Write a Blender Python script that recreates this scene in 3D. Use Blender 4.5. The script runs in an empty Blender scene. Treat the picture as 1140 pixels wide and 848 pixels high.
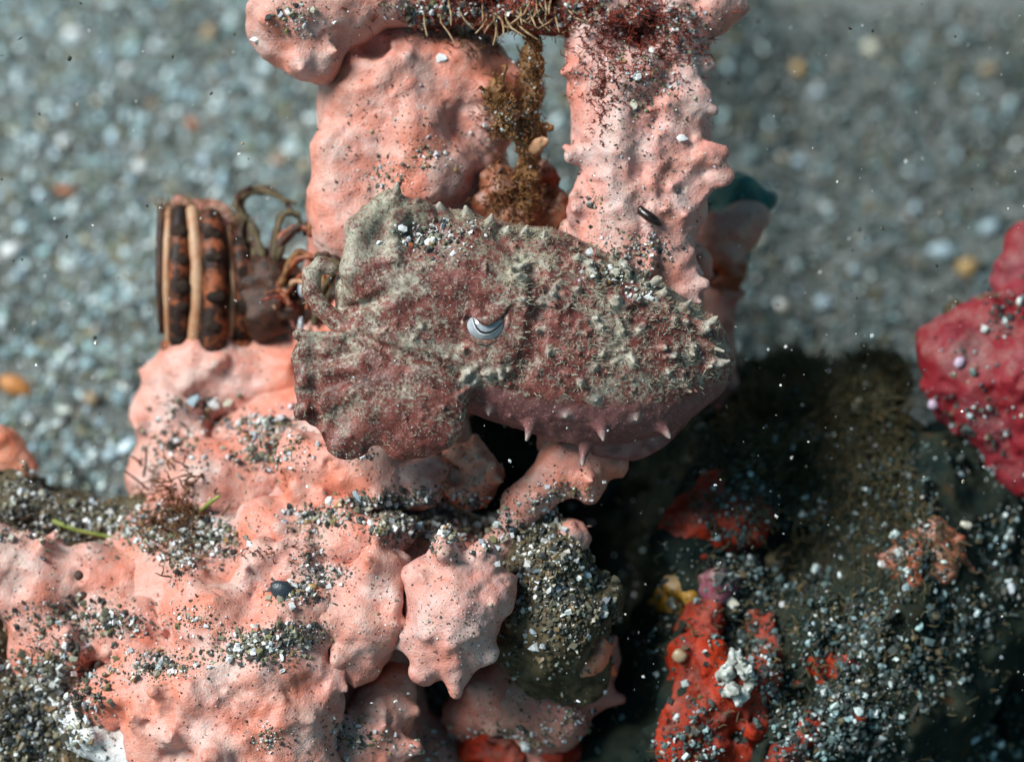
import bpy, math, random
import numpy as np
from mathutils import Vector, Matrix
from mathutils.bvhtree import BVHTree

random.seed(7)
RNG = np.random.default_rng(11)
S = bpy.context.scene
COL = S.collection

# ------------------------------------------------------------------ camera, sky, sun, exposure
# one unit is one centimetre.  Working frame: x right, y up, z towards the lens; the ground is turned under it.
D = 40.0                                   # lens to plane of focus
PITCH = math.radians(50)
SAND_Z = 6.0                               # the sand lies this far behind the plane of focus at frame centre
sp, cp = math.sin(PITCH), math.cos(PITCH)
M3 = np.array([[1, 0, 0], [0, sp, cp], [0, -cp, sp]])        # rows: working axes in world space
OFF = np.array([0, 0, SAND_Z * sp])

def W(p):
    return np.asarray(p, float) @ M3 + OFF

def P(px, py, z=0.0):
    f = (D - z) / D
    return np.array([(px - 570) / 100 * f, (424 - py) / 100 * f, z])

cam = bpy.data.cameras.new('camera')
cam_o = bpy.data.objects.new('camera', cam)
COL.objects.link(cam_o)
rot = Matrix(M3.T.tolist()).to_4x4()
rot.translation = Vector(W((0, 0, D)))
cam_o.matrix_world = rot
cam.sensor_width = 36
cam.lens = 36 * D / 11.4
cam.clip_start = 0.5
cam.clip_end = 2000
cam.dof.use_dof = True
cam.dof.focus_distance = D - 0.15
cam.dof.aperture_fstop = 0.13
cam.dof.aperture_blades = 0
S.camera = cam_o
S.unit_settings.scale_length = 0.01

SUN_DIR = np.array([-0.62, 0.50, 0.62])    # towards the sun, working frame
sw = SUN_DIR @ M3
sw /= np.linalg.norm(sw)
sun = bpy.data.lights.new('sun', 'SUN')
sun.energy = 5.0
sun.angle = math.radians(26)           # softened by the water column
sun.color = (0.98, 1.0, 0.965)
sun_o = bpy.data.objects.new('sun', sun)
sun_o.rotation_euler = Vector(sw).to_track_quat('Z', 'Y').to_euler()
COL.objects.link(sun_o)

wd = bpy.data.worlds.new('World')
S.world = wd
wd.use_nodes = True
nt = wd.node_tree
sky = nt.nodes.new('ShaderNodeTexSky')
sky.sky_type = 'NISHITA'
sky.sun_disc = False
sky.sun_elevation = math.asin(sw[2])
sky.sun_rotation = math.atan2(sw[0], sw[1])
nt.nodes['Background'].inputs['Strength'].default_value = 0.075
wtint = nt.nodes.new('ShaderNodeMix'); wtint.data_type = 'RGBA'; wtint.blend_type = 'MULTIPLY'
wtint.inputs[0].default_value = 1.0
wtint.inputs[7].default_value = (0.62, 1.0, 0.86, 1)          # daylight filtered by sea water
nt.links.new(sky.outputs[0], wtint.inputs[6])
nt.links.new(wtint.outputs[2], nt.nodes['Background'].inputs['Color'])

S.view_settings.view_transform = 'Standard'
S.view_settings.look = 'None'
S.view_settings.exposure = 0.18
S.view_settings.gamma = 1.0
S.render.engine = 'CYCLES'
S.cycles.use_denoising = True
S.cycles.max_bounces = 5
S.cycles.diffuse_bounces = 2
S.cycles.glossy_bounces = 2
S.cycles.transmission_bounces = 3

# ------------------------------------------------------------------ helpers: objects
def link(o, parent=None):
    COL.objects.link(o)
    if parent:
        o.parent = parent
    return o

def props(o, label=None, cat=None, group=None, kind=None):
    if label: o['label'] = label
    if cat: o['category'] = cat
    if group: o['group'] = group
    if kind: o['kind'] = kind
    return o

def thing(name, base, label, cat, group=None):
    o = bpy.data.objects.new(name, None)
    o.empty_display_size = 0.2
    o.location = Vector(W(base))
    link(o)
    return props(o, label, cat, group)

def add_mesh(name, v, faces, mat, parent=None, smooth=True, world=False, attrs=None, origin=None):
    """v in the working frame (or world), one mesh object; its origin sits at its base (or at its parent)."""
    v = np.asarray(v, float)
    w = v if world else W(v)
    if parent is not None:
        o0 = np.array(parent.location)
        if parent.parent: o0 = o0 + np.array(parent.parent.location)
    elif origin is not None:
        o0 = W(origin)
    else:
        o0 = np.array([*((w.min(0) + w.max(0)) / 2)[:2], w[:, 2].min()])
    me = bpy.data.meshes.new(name)
    if isinstance(faces, np.ndarray):
        n, k = faces.shape
        me.vertices.add(len(w))
        me.vertices.foreach_set('co', (w - o0).astype(np.float32).ravel())
        me.loops.add(n * k)
        me.loops.foreach_set('vertex_index', faces.astype(np.int32).ravel())
        me.polygons.add(n)
        me.polygons.foreach_set('loop_start', np.arange(0, n * k, k, dtype=np.int32))
        me.update(calc_edges=True)
    else:
        me.from_pydata((w - o0).tolist(), [], faces)
    me.polygons.foreach_set('use_smooth', np.full(len(me.polygons), smooth))
    for an, (typ, data) in (attrs or {}).items():
        a = me.attributes.new(an, typ, 'POINT')
        a.data.foreach_set('value' if typ == 'FLOAT' else 'color', np.asarray(data, np.float32).ravel())
    me.materials.append(mat)
    o = bpy.data.objects.new(name, me)
    if parent is None:
        o.location = Vector(o0)
    link(o, parent)
    return o

# ------------------------------------------------------------------ helpers: noise and implicit surfaces
_T = RNG.random(4096).astype(np.float32)
def vnoise(p):
    p = np.asarray(p, np.float32)
    i = np.floor(p).astype(np.int64)
    f = p - i
    f = f * f * (3 - 2 * f)
    r = 0
    for dx in (0, 1):
        for dy in (0, 1):
            for dz in (0, 1):
                h = ((i[..., 0] + dx) * 73856093) ^ ((i[..., 1] + dy) * 19349663) ^ ((i[..., 2] + dz) * 83492791)
                w = (f[..., 0] if dx else 1 - f[..., 0]) * (f[..., 1] if dy else 1 - f[..., 1]) * (f[..., 2] if dz else 1 - f[..., 2])
                r = r + w * _T[(h ^ (h >> 13)) & 4095]
    return r * 2 - 1
def fbm(p, octv=3, gain=0.5):
    p = np.asarray(p, np.float32)
    a, r = 1.0, 0
    for k in range(octv):
        r = r + a * vnoise(p * (2.03 ** k) + 17.3 * k)
        a *= gain
    return r

class Field:
    """signed distance grid filled with smooth-joined blobs and cones, turned into a mesh by surface nets"""
    def __init__(self, lo, hi, h):
        self.lo, self.h = np.array(lo, float), h
        self.n = np.ceil((np.array(hi) - self.lo) / h).astype(int) + 1
        self.f = np.ones(self.n, np.float32)
    def _box(self, lo, hi, m):
        a = np.clip(np.floor((np.array(lo) - m - self.lo) / self.h).astype(int), 0, self.n)
        b = np.clip(np.ceil((np.array(hi) + m - self.lo) / self.h).astype(int) + 1, 0, self.n)
        if (b <= a).any(): return None, None
        ax = [(self.lo[i] + self.h * np.arange(a[i], b[i])).astype(np.float32) for i in range(3)]
        return tuple(slice(a[i], b[i]) for i in range(3)), np.meshgrid(*ax, indexing='ij', sparse=True)
    def _join(self, sl, d, k, cut):
        g = self.f[sl]
        if cut:
            hh = np.maximum(k - np.abs(g + d), 0) / k
            self.f[sl] = np.maximum(g, -d) + hh * hh * k * 0.25
        else:
            hh = np.maximum(k - np.abs(g - d), 0) / k
            self.f[sl] = np.minimum(g, d) - hh * hh * k * 0.25
    def ball(self, c, r, k=0.15, s=(1, 1, 1), cut=False):
        c, s = np.asarray(c), np.asarray(s, float)
        sl, X = self._box(c - r * s, c + r * s, k + 4 * self.h)
        if sl is None: return
        q = np.sqrt(((X[0] - c[0]) / s[0]) ** 2 + ((X[1] - c[1]) / s[1]) ** 2 + ((X[2] - c[2]) / s[2]) ** 2)
        self._join(sl, (q - r) * s.min(), k, cut)
    def cone(self, a, b, ra, rb, k=0.1, zs=1.0, cut=False):
        a, b = np.asarray(a), np.asarray(b)
        R = max(ra, rb) * max(1, zs)
        sl, X = self._box(np.minimum(a, b) - R, np.maximum(a, b) + R, k + 4 * self.h)
        if sl is None: return
        u = b - a
        q = [X[i] - a[i] for i in range(3)]
        t = np.clip((q[0] * u[0] + q[1] * u[1] + q[2] * u[2]) / max(u @ u, 1e-9), 0, 1)
        d = np.sqrt((q[0] - t * u[0]) ** 2 + (q[1] - t * u[1]) ** 2 + ((q[2] - t * u[2]) / zs) ** 2) - (ra + (rb - ra) * t)
        self._join(sl, d * min(1, zs), k, cut)
    def rough(self, amp, freq, octv=3, seed=0.0, band=0.3):
        idx = np.nonzero(np.abs(self.f) < band)
        p = np.stack(idx, 1) * self.h + self.lo
        self.f[idx] += (amp * fbm(p * freq + seed, octv)).astype(np.float32)
    def mesh(self):
        f = self.f
        f[0], f[-1] = 1, 1
        f[:, 0], f[:, -1] = 1, 1
        f[:, :, 0], f[:, :, -1] = 1, 1
        ins = f < 0
        nx, ny, nz = (x - 1 for x in f.shape)
        cnt = np.zeros((nx, ny, nz), np.int8)
        C8 = [(i, j, k) for i in (0, 1) for j in (0, 1) for k in (0, 1)]
        for i, j, k in C8:
            cnt += ins[i:i + nx, j:j + ny, k:k + nz]
        act = np.argwhere((cnt > 0) & (cnt < 8))
        ids = np.full((nx, ny, nz), -1, np.int32)
        ids[act[:, 0], act[:, 1], act[:, 2]] = np.arange(len(act))
        val = {c: f[act[:, 0] + c[0], act[:, 1] + c[1], act[:, 2] + c[2]] for c in C8}
        acc = np.zeros((len(act), 3)); num = np.zeros(len(act))
        for a in C8:
            for ax in range(3):
                if a[ax]: continue
                b = list(a); b[ax] = 1; b = tuple(b)
                va, vb = val[a], val[b]
                cr = (va < 0) != (vb < 0)
                t = np.where(cr, va / np.where(cr, va - vb, 1), 0)
                pt = np.array(a, float)[None] + t[:, None] * (np.array(b) - np.array(a))[None]
                acc += pt * cr[:, None]; num += cr
        v = self.lo + self.h * (act + acc / num[:, None])
        quads = []
        for ax in range(3):
            s0 = [slice(None)] * 3; s1 = [slice(None)] * 3
            s0[ax] = slice(0, -1); s1[ax] = slice(1, None)
            A, B = ins[tuple(s0)], ins[tuple(s1)]
            e = np.argwhere(A != B)
            o1, o2 = (ax + 1) % 3, (ax + 2) % 3
            def nb(d1, d2):
                q = e.copy(); q[:, o1] -= d1; q[:, o2] -= d2
                return ids[q[:, 0], q[:, 1], q[:, 2]]
            Q = np.stack([nb(1, 1), nb(0, 1), nb(0, 0), nb(1, 0)], 1)
            fl = ~A[e[:, 0], e[:, 1], e[:, 2]]
            Q[fl] = Q[fl][:, ::-1]
            quads.append(Q)
        return v, np.concatenate(quads)

def blob(spec, h, k=0.15, rough=None, pad=0.35, knobs=0, kr=(.05, .11)):
    """spec items: ('b',px,py,z,r_px[,scale]) ('c',(px,py,z,r),(px,py,z,r)) ; a leading '-' cuts"""
    pts = []
    for s in spec:
        if s[0][-1] == 'b':
            pts.append((P(*s[1:4]), s[4] / 100 * max(s[5] if len(s) > 5 else (1,))))
        else:
            for q in s[1:3]: pts.append((P(*q[:3]), q[3] / 100))
    lo = np.min([p - r for p, r in pts], 0) - pad
    hi = np.max([p + r for p, r in pts], 0) + pad
    F = Field(lo, hi, h)
    for s in spec:
        cut = s[0][0] == '-'
        kk = k
        if s[0][-1] == 'b':
            F.ball(P(*s[1:4]), s[4] / 100, kk if not cut else min(k, .08), s[5] if len(s) > 5 else (1, 1, 1), cut)
        else:
            a, b = s[1], s[2]
            kk = s[3] if len(s) > 3 else k
            F.cone(P(*a[:3]), P(*b[:3]), a[3] / 100, b[3] / 100, kk if not cut else min(k, .08), 1.0, cut)
    if knobs:
        v, f = F.mesh()
        e1, e2 = v[f[:, 1]] - v[f[:, 0]], v[f[:, 3]] - v[f[:, 0]]
        nn = np.cross(e1, e2); nn /= np.linalg.norm(nn, axis=1)[:, None] + 1e-9
        cc = v[f].mean(1)
        cand = np.nonzero(nn[:, 2] > -.2)[0]
        for q in RNG.choice(cand, min(knobs, len(cand)), replace=False):
            r0 = RNG.uniform(*kr)
            F.cone(cc[q] - nn[q] * .04, cc[q] + nn[q] * r0 * RNG.uniform(.8, 1.7), r0, r0 * .25, .18)
        for q in RNG.choice(cand, min(knobs // 3, len(cand)), replace=False):
            F.ball(cc[q] + nn[q] * .015, RNG.uniform(.025, .05), .05, cut=True)
    for r in rough or []:
        F.rough(*r)
    return F.mesh()

def tube(pts, r0, r1, sides=5):
    pts = np.asarray(pts, float)
    n = len(pts)
    t = np.gradient(pts, axis=0)
    t /= np.linalg.norm(t, axis=1)[:, None] + 1e-9
    ref = np.array([0.31, 0.42, 0.85])
    a = np.cross(t, ref); a /= np.linalg.norm(a, axis=1)[:, None] + 1e-9
    b = np.cross(t, a)
    ang = np.arange(sides) * 2 * math.pi / sides
    rr = np.linspace(r0, r1, n) if np.isscalar(r0) else np.asarray(r0)
    v = (pts[:, None] + rr[:, None, None] * (a[:, None] * np.cos(ang)[None, :, None] + b[:, None] * np.sin(ang)[None, :, None])).reshape(-1, 3)
    f = []
    for i in range(n - 1):
        for j in range(sides):
            k = (j + 1) % sides
            f.append([i * sides + j, i * sides + k, (i + 1) * sides + k, (i + 1) * sides + j])
    f += [[j, (j + 1) % sides, (j + 2) % sides, (j + 2) % sides][:4] for j in ()]
    return v, np.array(f)

def cap_tube(pts, r0, r1, sides=8):
    """tube closed by shrinking the end rings"""
    pts = np.asarray(pts, float)
    rr = np.linspace(r0, r1, len(pts)) if np.isscalar(r0) else np.asarray(r0, float)
    d0 = pts[0] - pts[1]; d0 = d0 / np.linalg.norm(d0)
    d1 = pts[-1] - pts[-2]; d1 = d1 / np.linalg.norm(d1)
    P2 = np.vstack([pts[0] + d0 * rr[0] * .7, pts[0] + d0 * rr[0] * .4, pts, pts[-1] + d1 * rr[-1] * .4, pts[-1] + d1 * rr[-1] * .7])
    R2 = np.concatenate([[rr[0] * .06, rr[0] * .75], rr, [rr[-1] * .75, rr[-1] * .06]])
    return tube(P2, R2, None, sides)

def wander(p0, d, n, step, jit, curl=0.0):
    p = np.array(p0, float); d = np.array(d, float); out = [p.copy()]
    for i in range(n):
        d = d + RNG.normal(size=3) * jit; d /= np.linalg.norm(d)
        p = p + d * step; out.append(p.copy())
    return np.array(out)

def merge(parts):
    vs, fs, n = [], [], 0
    for v, f in parts:
        vs.append(v); fs.append(f + n); n += len(v)
    return np.concatenate(vs), np.concatenate(fs)

# ------------------------------------------------------------------ materials
def mat_new(name, rough=0.5, spec=0.4, sss=0.0, sss_r=(1, .35, .2), sss_s=0.06):
    m = bpy.data.materials.new(name)
    m.use_nodes = True
    b = m.node_tree.nodes['Principled BSDF']
    b.inputs['Roughness'].default_value = rough
    b.inputs['Specular IOR Level'].default_value = spec
    if sss:
        b.inputs['Subsurface Weight'].default_value = sss
        b.inputs['Subsurface Radius'].default_value = sss_r
        b.inputs['Subsurface Scale'].default_value = sss_s
        b.inputs['Subsurface Anisotropy'].default_value = 0.2
    return m, m.node_tree, b

def N(t, typ, **kw):
    n = t.nodes.new(typ)
    for k, v in kw.items():
        if k in n.inputs: n.inputs[k].default_value = v
        else: setattr(n, k, v)
    return n

def noise(t, co, scale, detail=4, rough=0.55, seed=0.0):
    mp = N(t, 'ShaderNodeMapping')
    mp.inputs['Location'].default_value = (seed, seed * 1.7, -seed)
    t.links.new(co, mp.inputs['Vector'])
    n = N(t, 'ShaderNodeTexNoise', Scale=scale, Detail=detail, Roughness=rough)
    t.links.new(mp.outputs[0], n.inputs['Vector'])
    return n.outputs['Fac']

def ramp(t, fac, stops):
    r = t.nodes.new('ShaderNodeValToRGB')
    e = r.color_ramp.elements
    while len(e) < len(stops): e.new(0.5)
    for x, (p, c) in zip(e, stops):
        x.position = p
        x.color = (*c, 1) if len(c) == 3 else c
    t.links.new(fac, r.inputs[0])
    return r.outputs[0]

def mixc(t, fac, a, b):
    m = t.nodes.new('ShaderNodeMix')
    m.data_type = 'RGBA'
    for s, x in ((0, fac), (6, a), (7, b)):
        if isinstance(x, (tuple, list)): m.inputs[s].default_value = (*x, 1)
        elif isinstance(x, (int, float)): m.inputs[s].default_value = x
        else: t.links.new(x, m.inputs[s])
    return m.outputs[2]

def mth(t, op, a, b=None, clamp=False):
    m = t.nodes.new('ShaderNodeMath'); m.operation = op; m.use_clamp = clamp
    for i, x in enumerate((a, b)):
        if x is None: continue
        if isinstance(x, (int, float)): m.inputs[i].default_value = x
        else: t.links.new(x, m.inputs[i])
    return m.outputs[0]

def bump(t, b, h, strength=0.3, dist=0.02, prev=None):
    n = N(t, 'ShaderNodeBump', Strength=strength, Distance=dist)
    t.links.new(h, n.inputs['Height'])
    if prev is not None: t.links.new(prev, n.inputs['Normal'])
    if b is not None: t.links.new(n.outputs[0], b.inputs['Normal'])
    return n.outputs[0]

def pos(t):
    return t.nodes.new('ShaderNodeNewGeometry').outputs['Position']

def rgb(r, g, b):
    return tuple((x / 255 / 12.92) if x / 255 <= 0.04045 else ((x / 255 + 0.055) / 1.055) ** 2.4 for x in (r, g, b))

def sponge_mat(name, warm, mid, pale, pore=(0.12, 0.03, 0.02), film=0.5, seed=0.0, sss=0.22, gloss=(0.40, 0.42)):
    m, t, b = mat_new(name, *gloss, sss)
    co = pos(t)
    c = ramp(t, noise(t, co, 1.25, 6, 0.62, seed), [(0.38, warm), (0.48, mid), (0.60, pale)])
    c2 = ramp(t, noise(t, co, 3.1, 4, 0.6, seed + 5), [(0.4, (0, 0, 0)), (0.66, (1, 1, 1))])
    c = mixc(t, mth(t, 'MULTIPLY', c2, 0.6), c, warm)
    # settled pale silt film on faces turned up
    g = t.nodes.new('ShaderNodeNewGeometry')
    sx = t.nodes.new('ShaderNodeSeparateXYZ'); t.links.new(g.outputs['Normal'], sx.inputs[0])
    up = mth(t, 'MULTIPLY', mth(t, 'SUBTRACT', sx.outputs[2], 0.25, True), 1.5, True)
    fn = mth(t, 'MULTIPLY', ramp(t, noise(t, co, 2.2, 6, 0.65, seed + 9), [(0.44, (0, 0, 0)), (0.62, (1, 1, 1))]), film)
    c = mixc(t, mth(t, 'MULTIPLY', up, fn), c, (0.42, 0.36, 0.31))
    v = N(t, 'ShaderNodeTexVoronoi', Scale=12.0); t.links.new(co, v.inputs['Vector'])
    pr = ramp(t, v.outputs['Distance'], [(0.12, (1, 1, 1)), (0.21, (0, 0, 0))])
    sel = mth(t, 'GREATER_THAN', noise(t, co, 4.0, 2, 0.5, seed + 3), 0.47)
    pf = mth(t, 'MULTIPLY', pr, sel)
    c = mixc(t, mth(t, 'MULTIPLY', pf, 0.7), c, pore)
    fine = noise(t, co, 34, 3, 0.6, seed)
    c = mixc(t, mth(t, 'MULTIPLY', ramp(t, fine, [(0.35, (1, 1, 1)), (0.55, (0, 0, 0))]), 0.40), c, warm)
    t.links.new(c, b.inputs['Base Color'])
    n1 = bump(t, None, noise(t, co, 9, 5, 0.6, seed + 2), 0.35, 0.06)
    n2 = bump(t, None, fine, 0.5, 0.025, n1)
    bump(t, b, mth(t, 'MULTIPLY', pf, -1.0), 0.5, 0.03, n2)
    return m

PINK = sponge_mat('pink_sponge', (0.64, 0.20, 0.13), (0.63, 0.295, 0.245), (0.62, 0.44, 0.405))
PINK_PALE = sponge_mat('pale_pink_sponge', (0.60, 0.22, 0.165), (0.59, 0.305, 0.27), (0.58, 0.43, 0.41), seed=21)
PINK_ORANGE = sponge_mat('orange_pink_sponge', (0.78, 0.20, 0.09), (0.72, 0.28, 0.17), (0.66, 0.36, 0.28), seed=8)
WHITE_CRUST = sponge_mat('white_crust', (0.62, 0.56, 0.52), (0.74, 0.74, 0.76), (0.8, 0.82, 0.88), seed=3)
RED_CRUST = sponge_mat('red_crust', (0.38, 0.030, 0.007), (0.20, 0.012, 0.005), (0.04, 0.012, 0.008), seed=5, film=0.2, sss=0.1, gloss=(.7, .15))
CRIMSON = sponge_mat('crimson_sponge', (0.20, 0.009, 0.015), (0.21, 0.018, 0.028), (0.22, 0.055, 0.068), seed=13, film=0.3, sss=0.1, gloss=(.65, .2))
YELLOW = sponge_mat('yellow_crust', (0.34, 0.17, 0.015), (0.28, 0.15, 0.02), (0.2, 0.13, 0.05), seed=2)
PURPLE = sponge_mat('purple_crust', (0.22, 0.03, 0.06), (0.20, 0.045, 0.08), (0.2, 0.08, 0.11), seed=6)
RUST = sponge_mat('rust_sponge', (0.30, 0.055, 0.02), (0.25, 0.08, 0.04), (0.22, 0.12, 0.07), seed=4)
TEAL = sponge_mat('teal_sponge', (0.01, 0.10, 0.09), (0.01, 0.13, 0.12), (0.03, 0.16, 0.14), seed=4)
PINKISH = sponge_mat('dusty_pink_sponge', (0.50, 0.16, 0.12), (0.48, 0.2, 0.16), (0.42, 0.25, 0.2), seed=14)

def plain(name, c1, c2, scale=6, rough=0.6, spec=0.3, bmp=0.4, sss=0.0, seed=0.0, c3=None):
    m, t, b = mat_new(name, rough, spec, sss)
    co = pos(t)
    n = noise(t, co, scale, 5, 0.65, seed)
    st = [(0.38, c1), (0.62 if name != 'dark_banded_rib' else 0.52, c2)] + ([(0.74, c3)] if c3 else [])
    t.links.new(ramp(t, n, st), b.inputs['Base Color'])
    bump(t, b, noise(t, co, scale * 3, 4, 0.6, seed + 1), bmp, 0.03)
    return m

ROCK = plain('dark_rock', (0.006, 0.014, 0.013), (0.024, 0.027, 0.018), 2.2, 0.85, 0.1, 0.7, c3=(0.060, 0.026, 0.012))
SILT = plain('silt_coat', (0.045, 0.034, 0.018), (0.13, 0.10, 0.06), 4, 0.85, 0.15, 0.6, c3=(0.20, 0.15, 0.085))
BROWN = plain('brown_stem', (0.10, 0.035, 0.012), (0.26, 0.12, 0.04), 8, 0.6, 0.3, 0.6, c3=(0.38, 0.22, 0.10))
DKBROWN = plain('dark_brown', (0.02, 0.008, 0.005), (0.07, 0.022, 0.010), 9, 0.55, 0.4, 0.5)
REDALGA = plain('red_alga', (0.10, 0.016, 0.010), (0.27, 0.045, 0.025), 9, 0.5, 0.4, 0.3)
BROWNALGA = plain('brown_alga', (0.10, 0.035, 0.015), (0.20, 0.09, 0.035), 9, 0.5, 0.4, 0.3)
GREEN = plain('green_blade', (0.16, 0.20, 0.04), (0.28, 0.28, 0.07), 9, 0.5, 0.4, 0.2)
OLIVE = plain('olive_turf', (0.045, 0.06, 0.035), (0.15, 0.10, 0.045), 9, 0.6, 0.3, 0.2)
POLYP = plain('pale_polyp', (0.16, 0.095, 0.045), (0.40, 0.28, 0.16), 14, 0.4, 0.4, 0.2, 0.3)
RIBPALE = plain('pale_rib', (0.38, 0.17, 0.085), (0.46, 0.28, 0.17), 5, 0.45, 0.4, 0.2, 0.2)
RIBRED = plain('rust_rib', (0.30, 0.075, 0.025), (0.10, 0.026, 0.014), 6, 0.45, 0.4, 0.3)
RIBDARK = plain('dark_banded_rib', (0.30, 0.085, 0.035), (0.024, 0.010, 0.007), 3.6, 0.55, 0.25, 0.35, seed=2, c3=(0.012, 0.010, 0.010))
SPOT = plain('dark_spot', (0.012, 0.007, 0.005), (0.035, 0.020, 0.014), 8, 0.7, 0.15, 0.3)
SEED = plain('dark_seed', (0.008, 0.004, 0.003), (0.022, 0.009, 0.006), 10, 0.25, 0.6, 0.15)

# ------------------------------------------------------------------ grains
def _ico():
    p = (1 + 5 ** .5) / 2
    v = np.array([(-1, p, 0), (1, p, 0), (-1, -p, 0), (1, -p, 0), (0, -1, p), (0, 1, p), (0, -1, -p), (0, 1, -p), (p, 0, -1), (p, 0, 1), (-p, 0, -1), (-p, 0, 1)], float)
    f = np.array([(0, 11, 5), (0, 5, 1), (0, 1, 7), (0, 7, 10), (0, 10, 11), (1, 5, 9), (5, 11, 4), (11, 10, 2), (10, 7, 6), (7, 1, 8), (3, 9, 4), (3, 4, 2), (3, 2, 6), (3, 6, 8), (3, 8, 9), (4, 9, 5), (2, 4, 11), (6, 2, 10), (8, 6, 7), (9, 8, 1)])
    return v / np.linalg.norm(v[0]), f
ICO = _ico()
BOXV = np.array([(x, y, z) for x in (-1, 1) for y in (-1, 1) for z in (-1, 1)], float) * .62
BOXF = np.array([(0, 1, 3), (0, 3, 2), (4, 6, 7), (4, 7, 5), (0, 4, 5), (0, 5, 1), (2, 3, 7), (2, 7, 6), (0, 2, 6), (0, 6, 4), (1, 5, 7), (1, 7, 3)])
TEMPL = []
for i in range(10):
    TEMPL.append((ICO[0] * RNG.uniform(.72, 1.2, (12, 1)), ICO[1]))
for i in range(14):
    TEMPL.append((BOXV + RNG.uniform(-.32, .32, (8, 3)), BOXF))

def rand_rot(n):
    q = RNG.normal(size=(n, 4)); q /= np.linalg.norm(q, axis=1)[:, None]
    w, x, y, z = q.T
    return np.stack([np.stack([1 - 2 * (y * y + z * z), 2 * (x * y - z * w), 2 * (x * z + y * w)], 1),
                     np.stack([2 * (x * y + z * w), 1 - 2 * (x * x + z * z), 2 * (y * z - x * w)], 1),
                     np.stack([2 * (x * z - y * w), 2 * (y * z + x * w), 1 - 2 * (x * x + y * y)], 1)], 1)

PAL_MIX = [((0.86, 0.86, 0.86), 20), ((0.66, 0.70, 0.74), 8), ((0.42, 0.38, 0.28), 12), ((0.22, 0.20, 0.13), 18), ((0.022, 0.022, 0.022), 24),
           ((0.08, 0.08, 0.07), 16), ((0.38, 0.22, 0.08), 4), ((0.24, 0.22, 0.09), 8), ((0.45, 0.12, 0.05), 1.5)]
PAL_OLIVE = [((0.86, 0.86, 0.86), 11), ((0.45, 0.42, 0.34), 8), ((0.20, 0.17, 0.11), 20), ((0.10, 0.085, 0.05), 22), ((0.022, 0.022, 0.022), 28), ((0.22, 0.13, 0.05), 9), ((0.5, 0.55, 0.6), 5)]
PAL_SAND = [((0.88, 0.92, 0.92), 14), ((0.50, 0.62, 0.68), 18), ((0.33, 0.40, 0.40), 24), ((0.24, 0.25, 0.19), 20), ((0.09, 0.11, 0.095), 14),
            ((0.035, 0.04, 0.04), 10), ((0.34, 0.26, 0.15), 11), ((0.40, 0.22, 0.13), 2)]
PAL_SAND_FALLOFF_PATCH = [((0.60, 0.72, 0.76), 3.5), ((0.30, 0.39, 0.42), 8), ((0.15, 0.21, 0.21), 22), ((0.085, 0.105, 0.085), 28), ((0.035, 0.05, 0.045), 26),
                 ((0.025, 0.03, 0.03), 16), ((0.20, 0.15, 0.08), 11)]  # darker grain colours: painted light falloff to the right, plus random dark patches
PAL_ROCK = [((0.74, 0.86, 0.88), 8), ((0.30, 0.43, 0.45), 8), ((0.10, 0.16, 0.16), 18), ((0.04, 0.058, 0.055), 28), ((0.02, 0.022, 0.02), 24), ((0.13, 0.09, 0.035), 10)]
PAL_DARK = [((0.03, 0.02, 0.018), 6), ((0.10, 0.05, 0.03), 3), ((0.7, 0.7, 0.7), 2)]

def pick(pal, n):
    c = np.array([p[0] for p in pal]); w = np.array([p[1] for p in pal], float)
    out = c[RNG.choice(len(c), n, p=w / w.sum())]
    return np.clip(out * RNG.uniform(.75, 1.22, (n, 1)) * RNG.uniform(.95, 1.05, (n, 3)), 0, .9)

def grain_mat():
    m, t, b = mat_new('mineral_grain', 0.32, 0.5)
    a = t.nodes.new('ShaderNodeAttribute'); a.attribute_name = 'tint'
    co = pos(t)
    c = mixc(t, mth(t, 'MULTIPLY', noise(t, co, 28, 3), 0.5), a.outputs['Color'], (0.12, 0.12, 0.11))
    t.links.new(c, b.inputs['Base Color'])
    return m
GRAIN = grain_mat()

def grains(name, pts, size, pal, label=None, parent=None, world=False, kind='stuff'):
    """pts (n,3); size (n,)"""
    n = len(pts)
    ti = RNG.integers(0, len(TEMPL), n)
    Rm = rand_rot(n)
    aspect = RNG.uniform(.6, 1.3, (n, 3)) * np.column_stack([np.ones((n, 2)), RNG.uniform(.3, 1, n)])
    col = pick(pal, n) if isinstance(pal, list) else pal
    vs, fs, cs, base = [], [], [], 0
    for k, (tv, tf) in enumerate(TEMPL):
        i = np.nonzero(ti == k)[0]
        if not len(i): continue
        v = tv[None] * (aspect[i] * size[i][:, None])[:, None]
        v = np.einsum('nvj,nij->nvi', v, Rm[i]) + pts[i][:, None]
        m = len(tv)
        fs.append((tf[None] + (base + np.arange(len(i)) * m)[:, None, None]).reshape(-1, 3))
        vs.append(v.reshape(-1, 3))
        cs.append(np.repeat(col[i], m, 0))
        base += len(i) * m
    v = np.concatenate(vs); c = np.concatenate(cs)
    o = add_mesh(name, v, np.concatenate(fs), GRAIN, parent, False, world,
                 {'tint': ('FLOAT_COLOR', np.concatenate([c, np.ones((len(c), 1))], 1))})
    if label: o['label'] = label
    if kind: o['kind'] = kind
    return o

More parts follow.
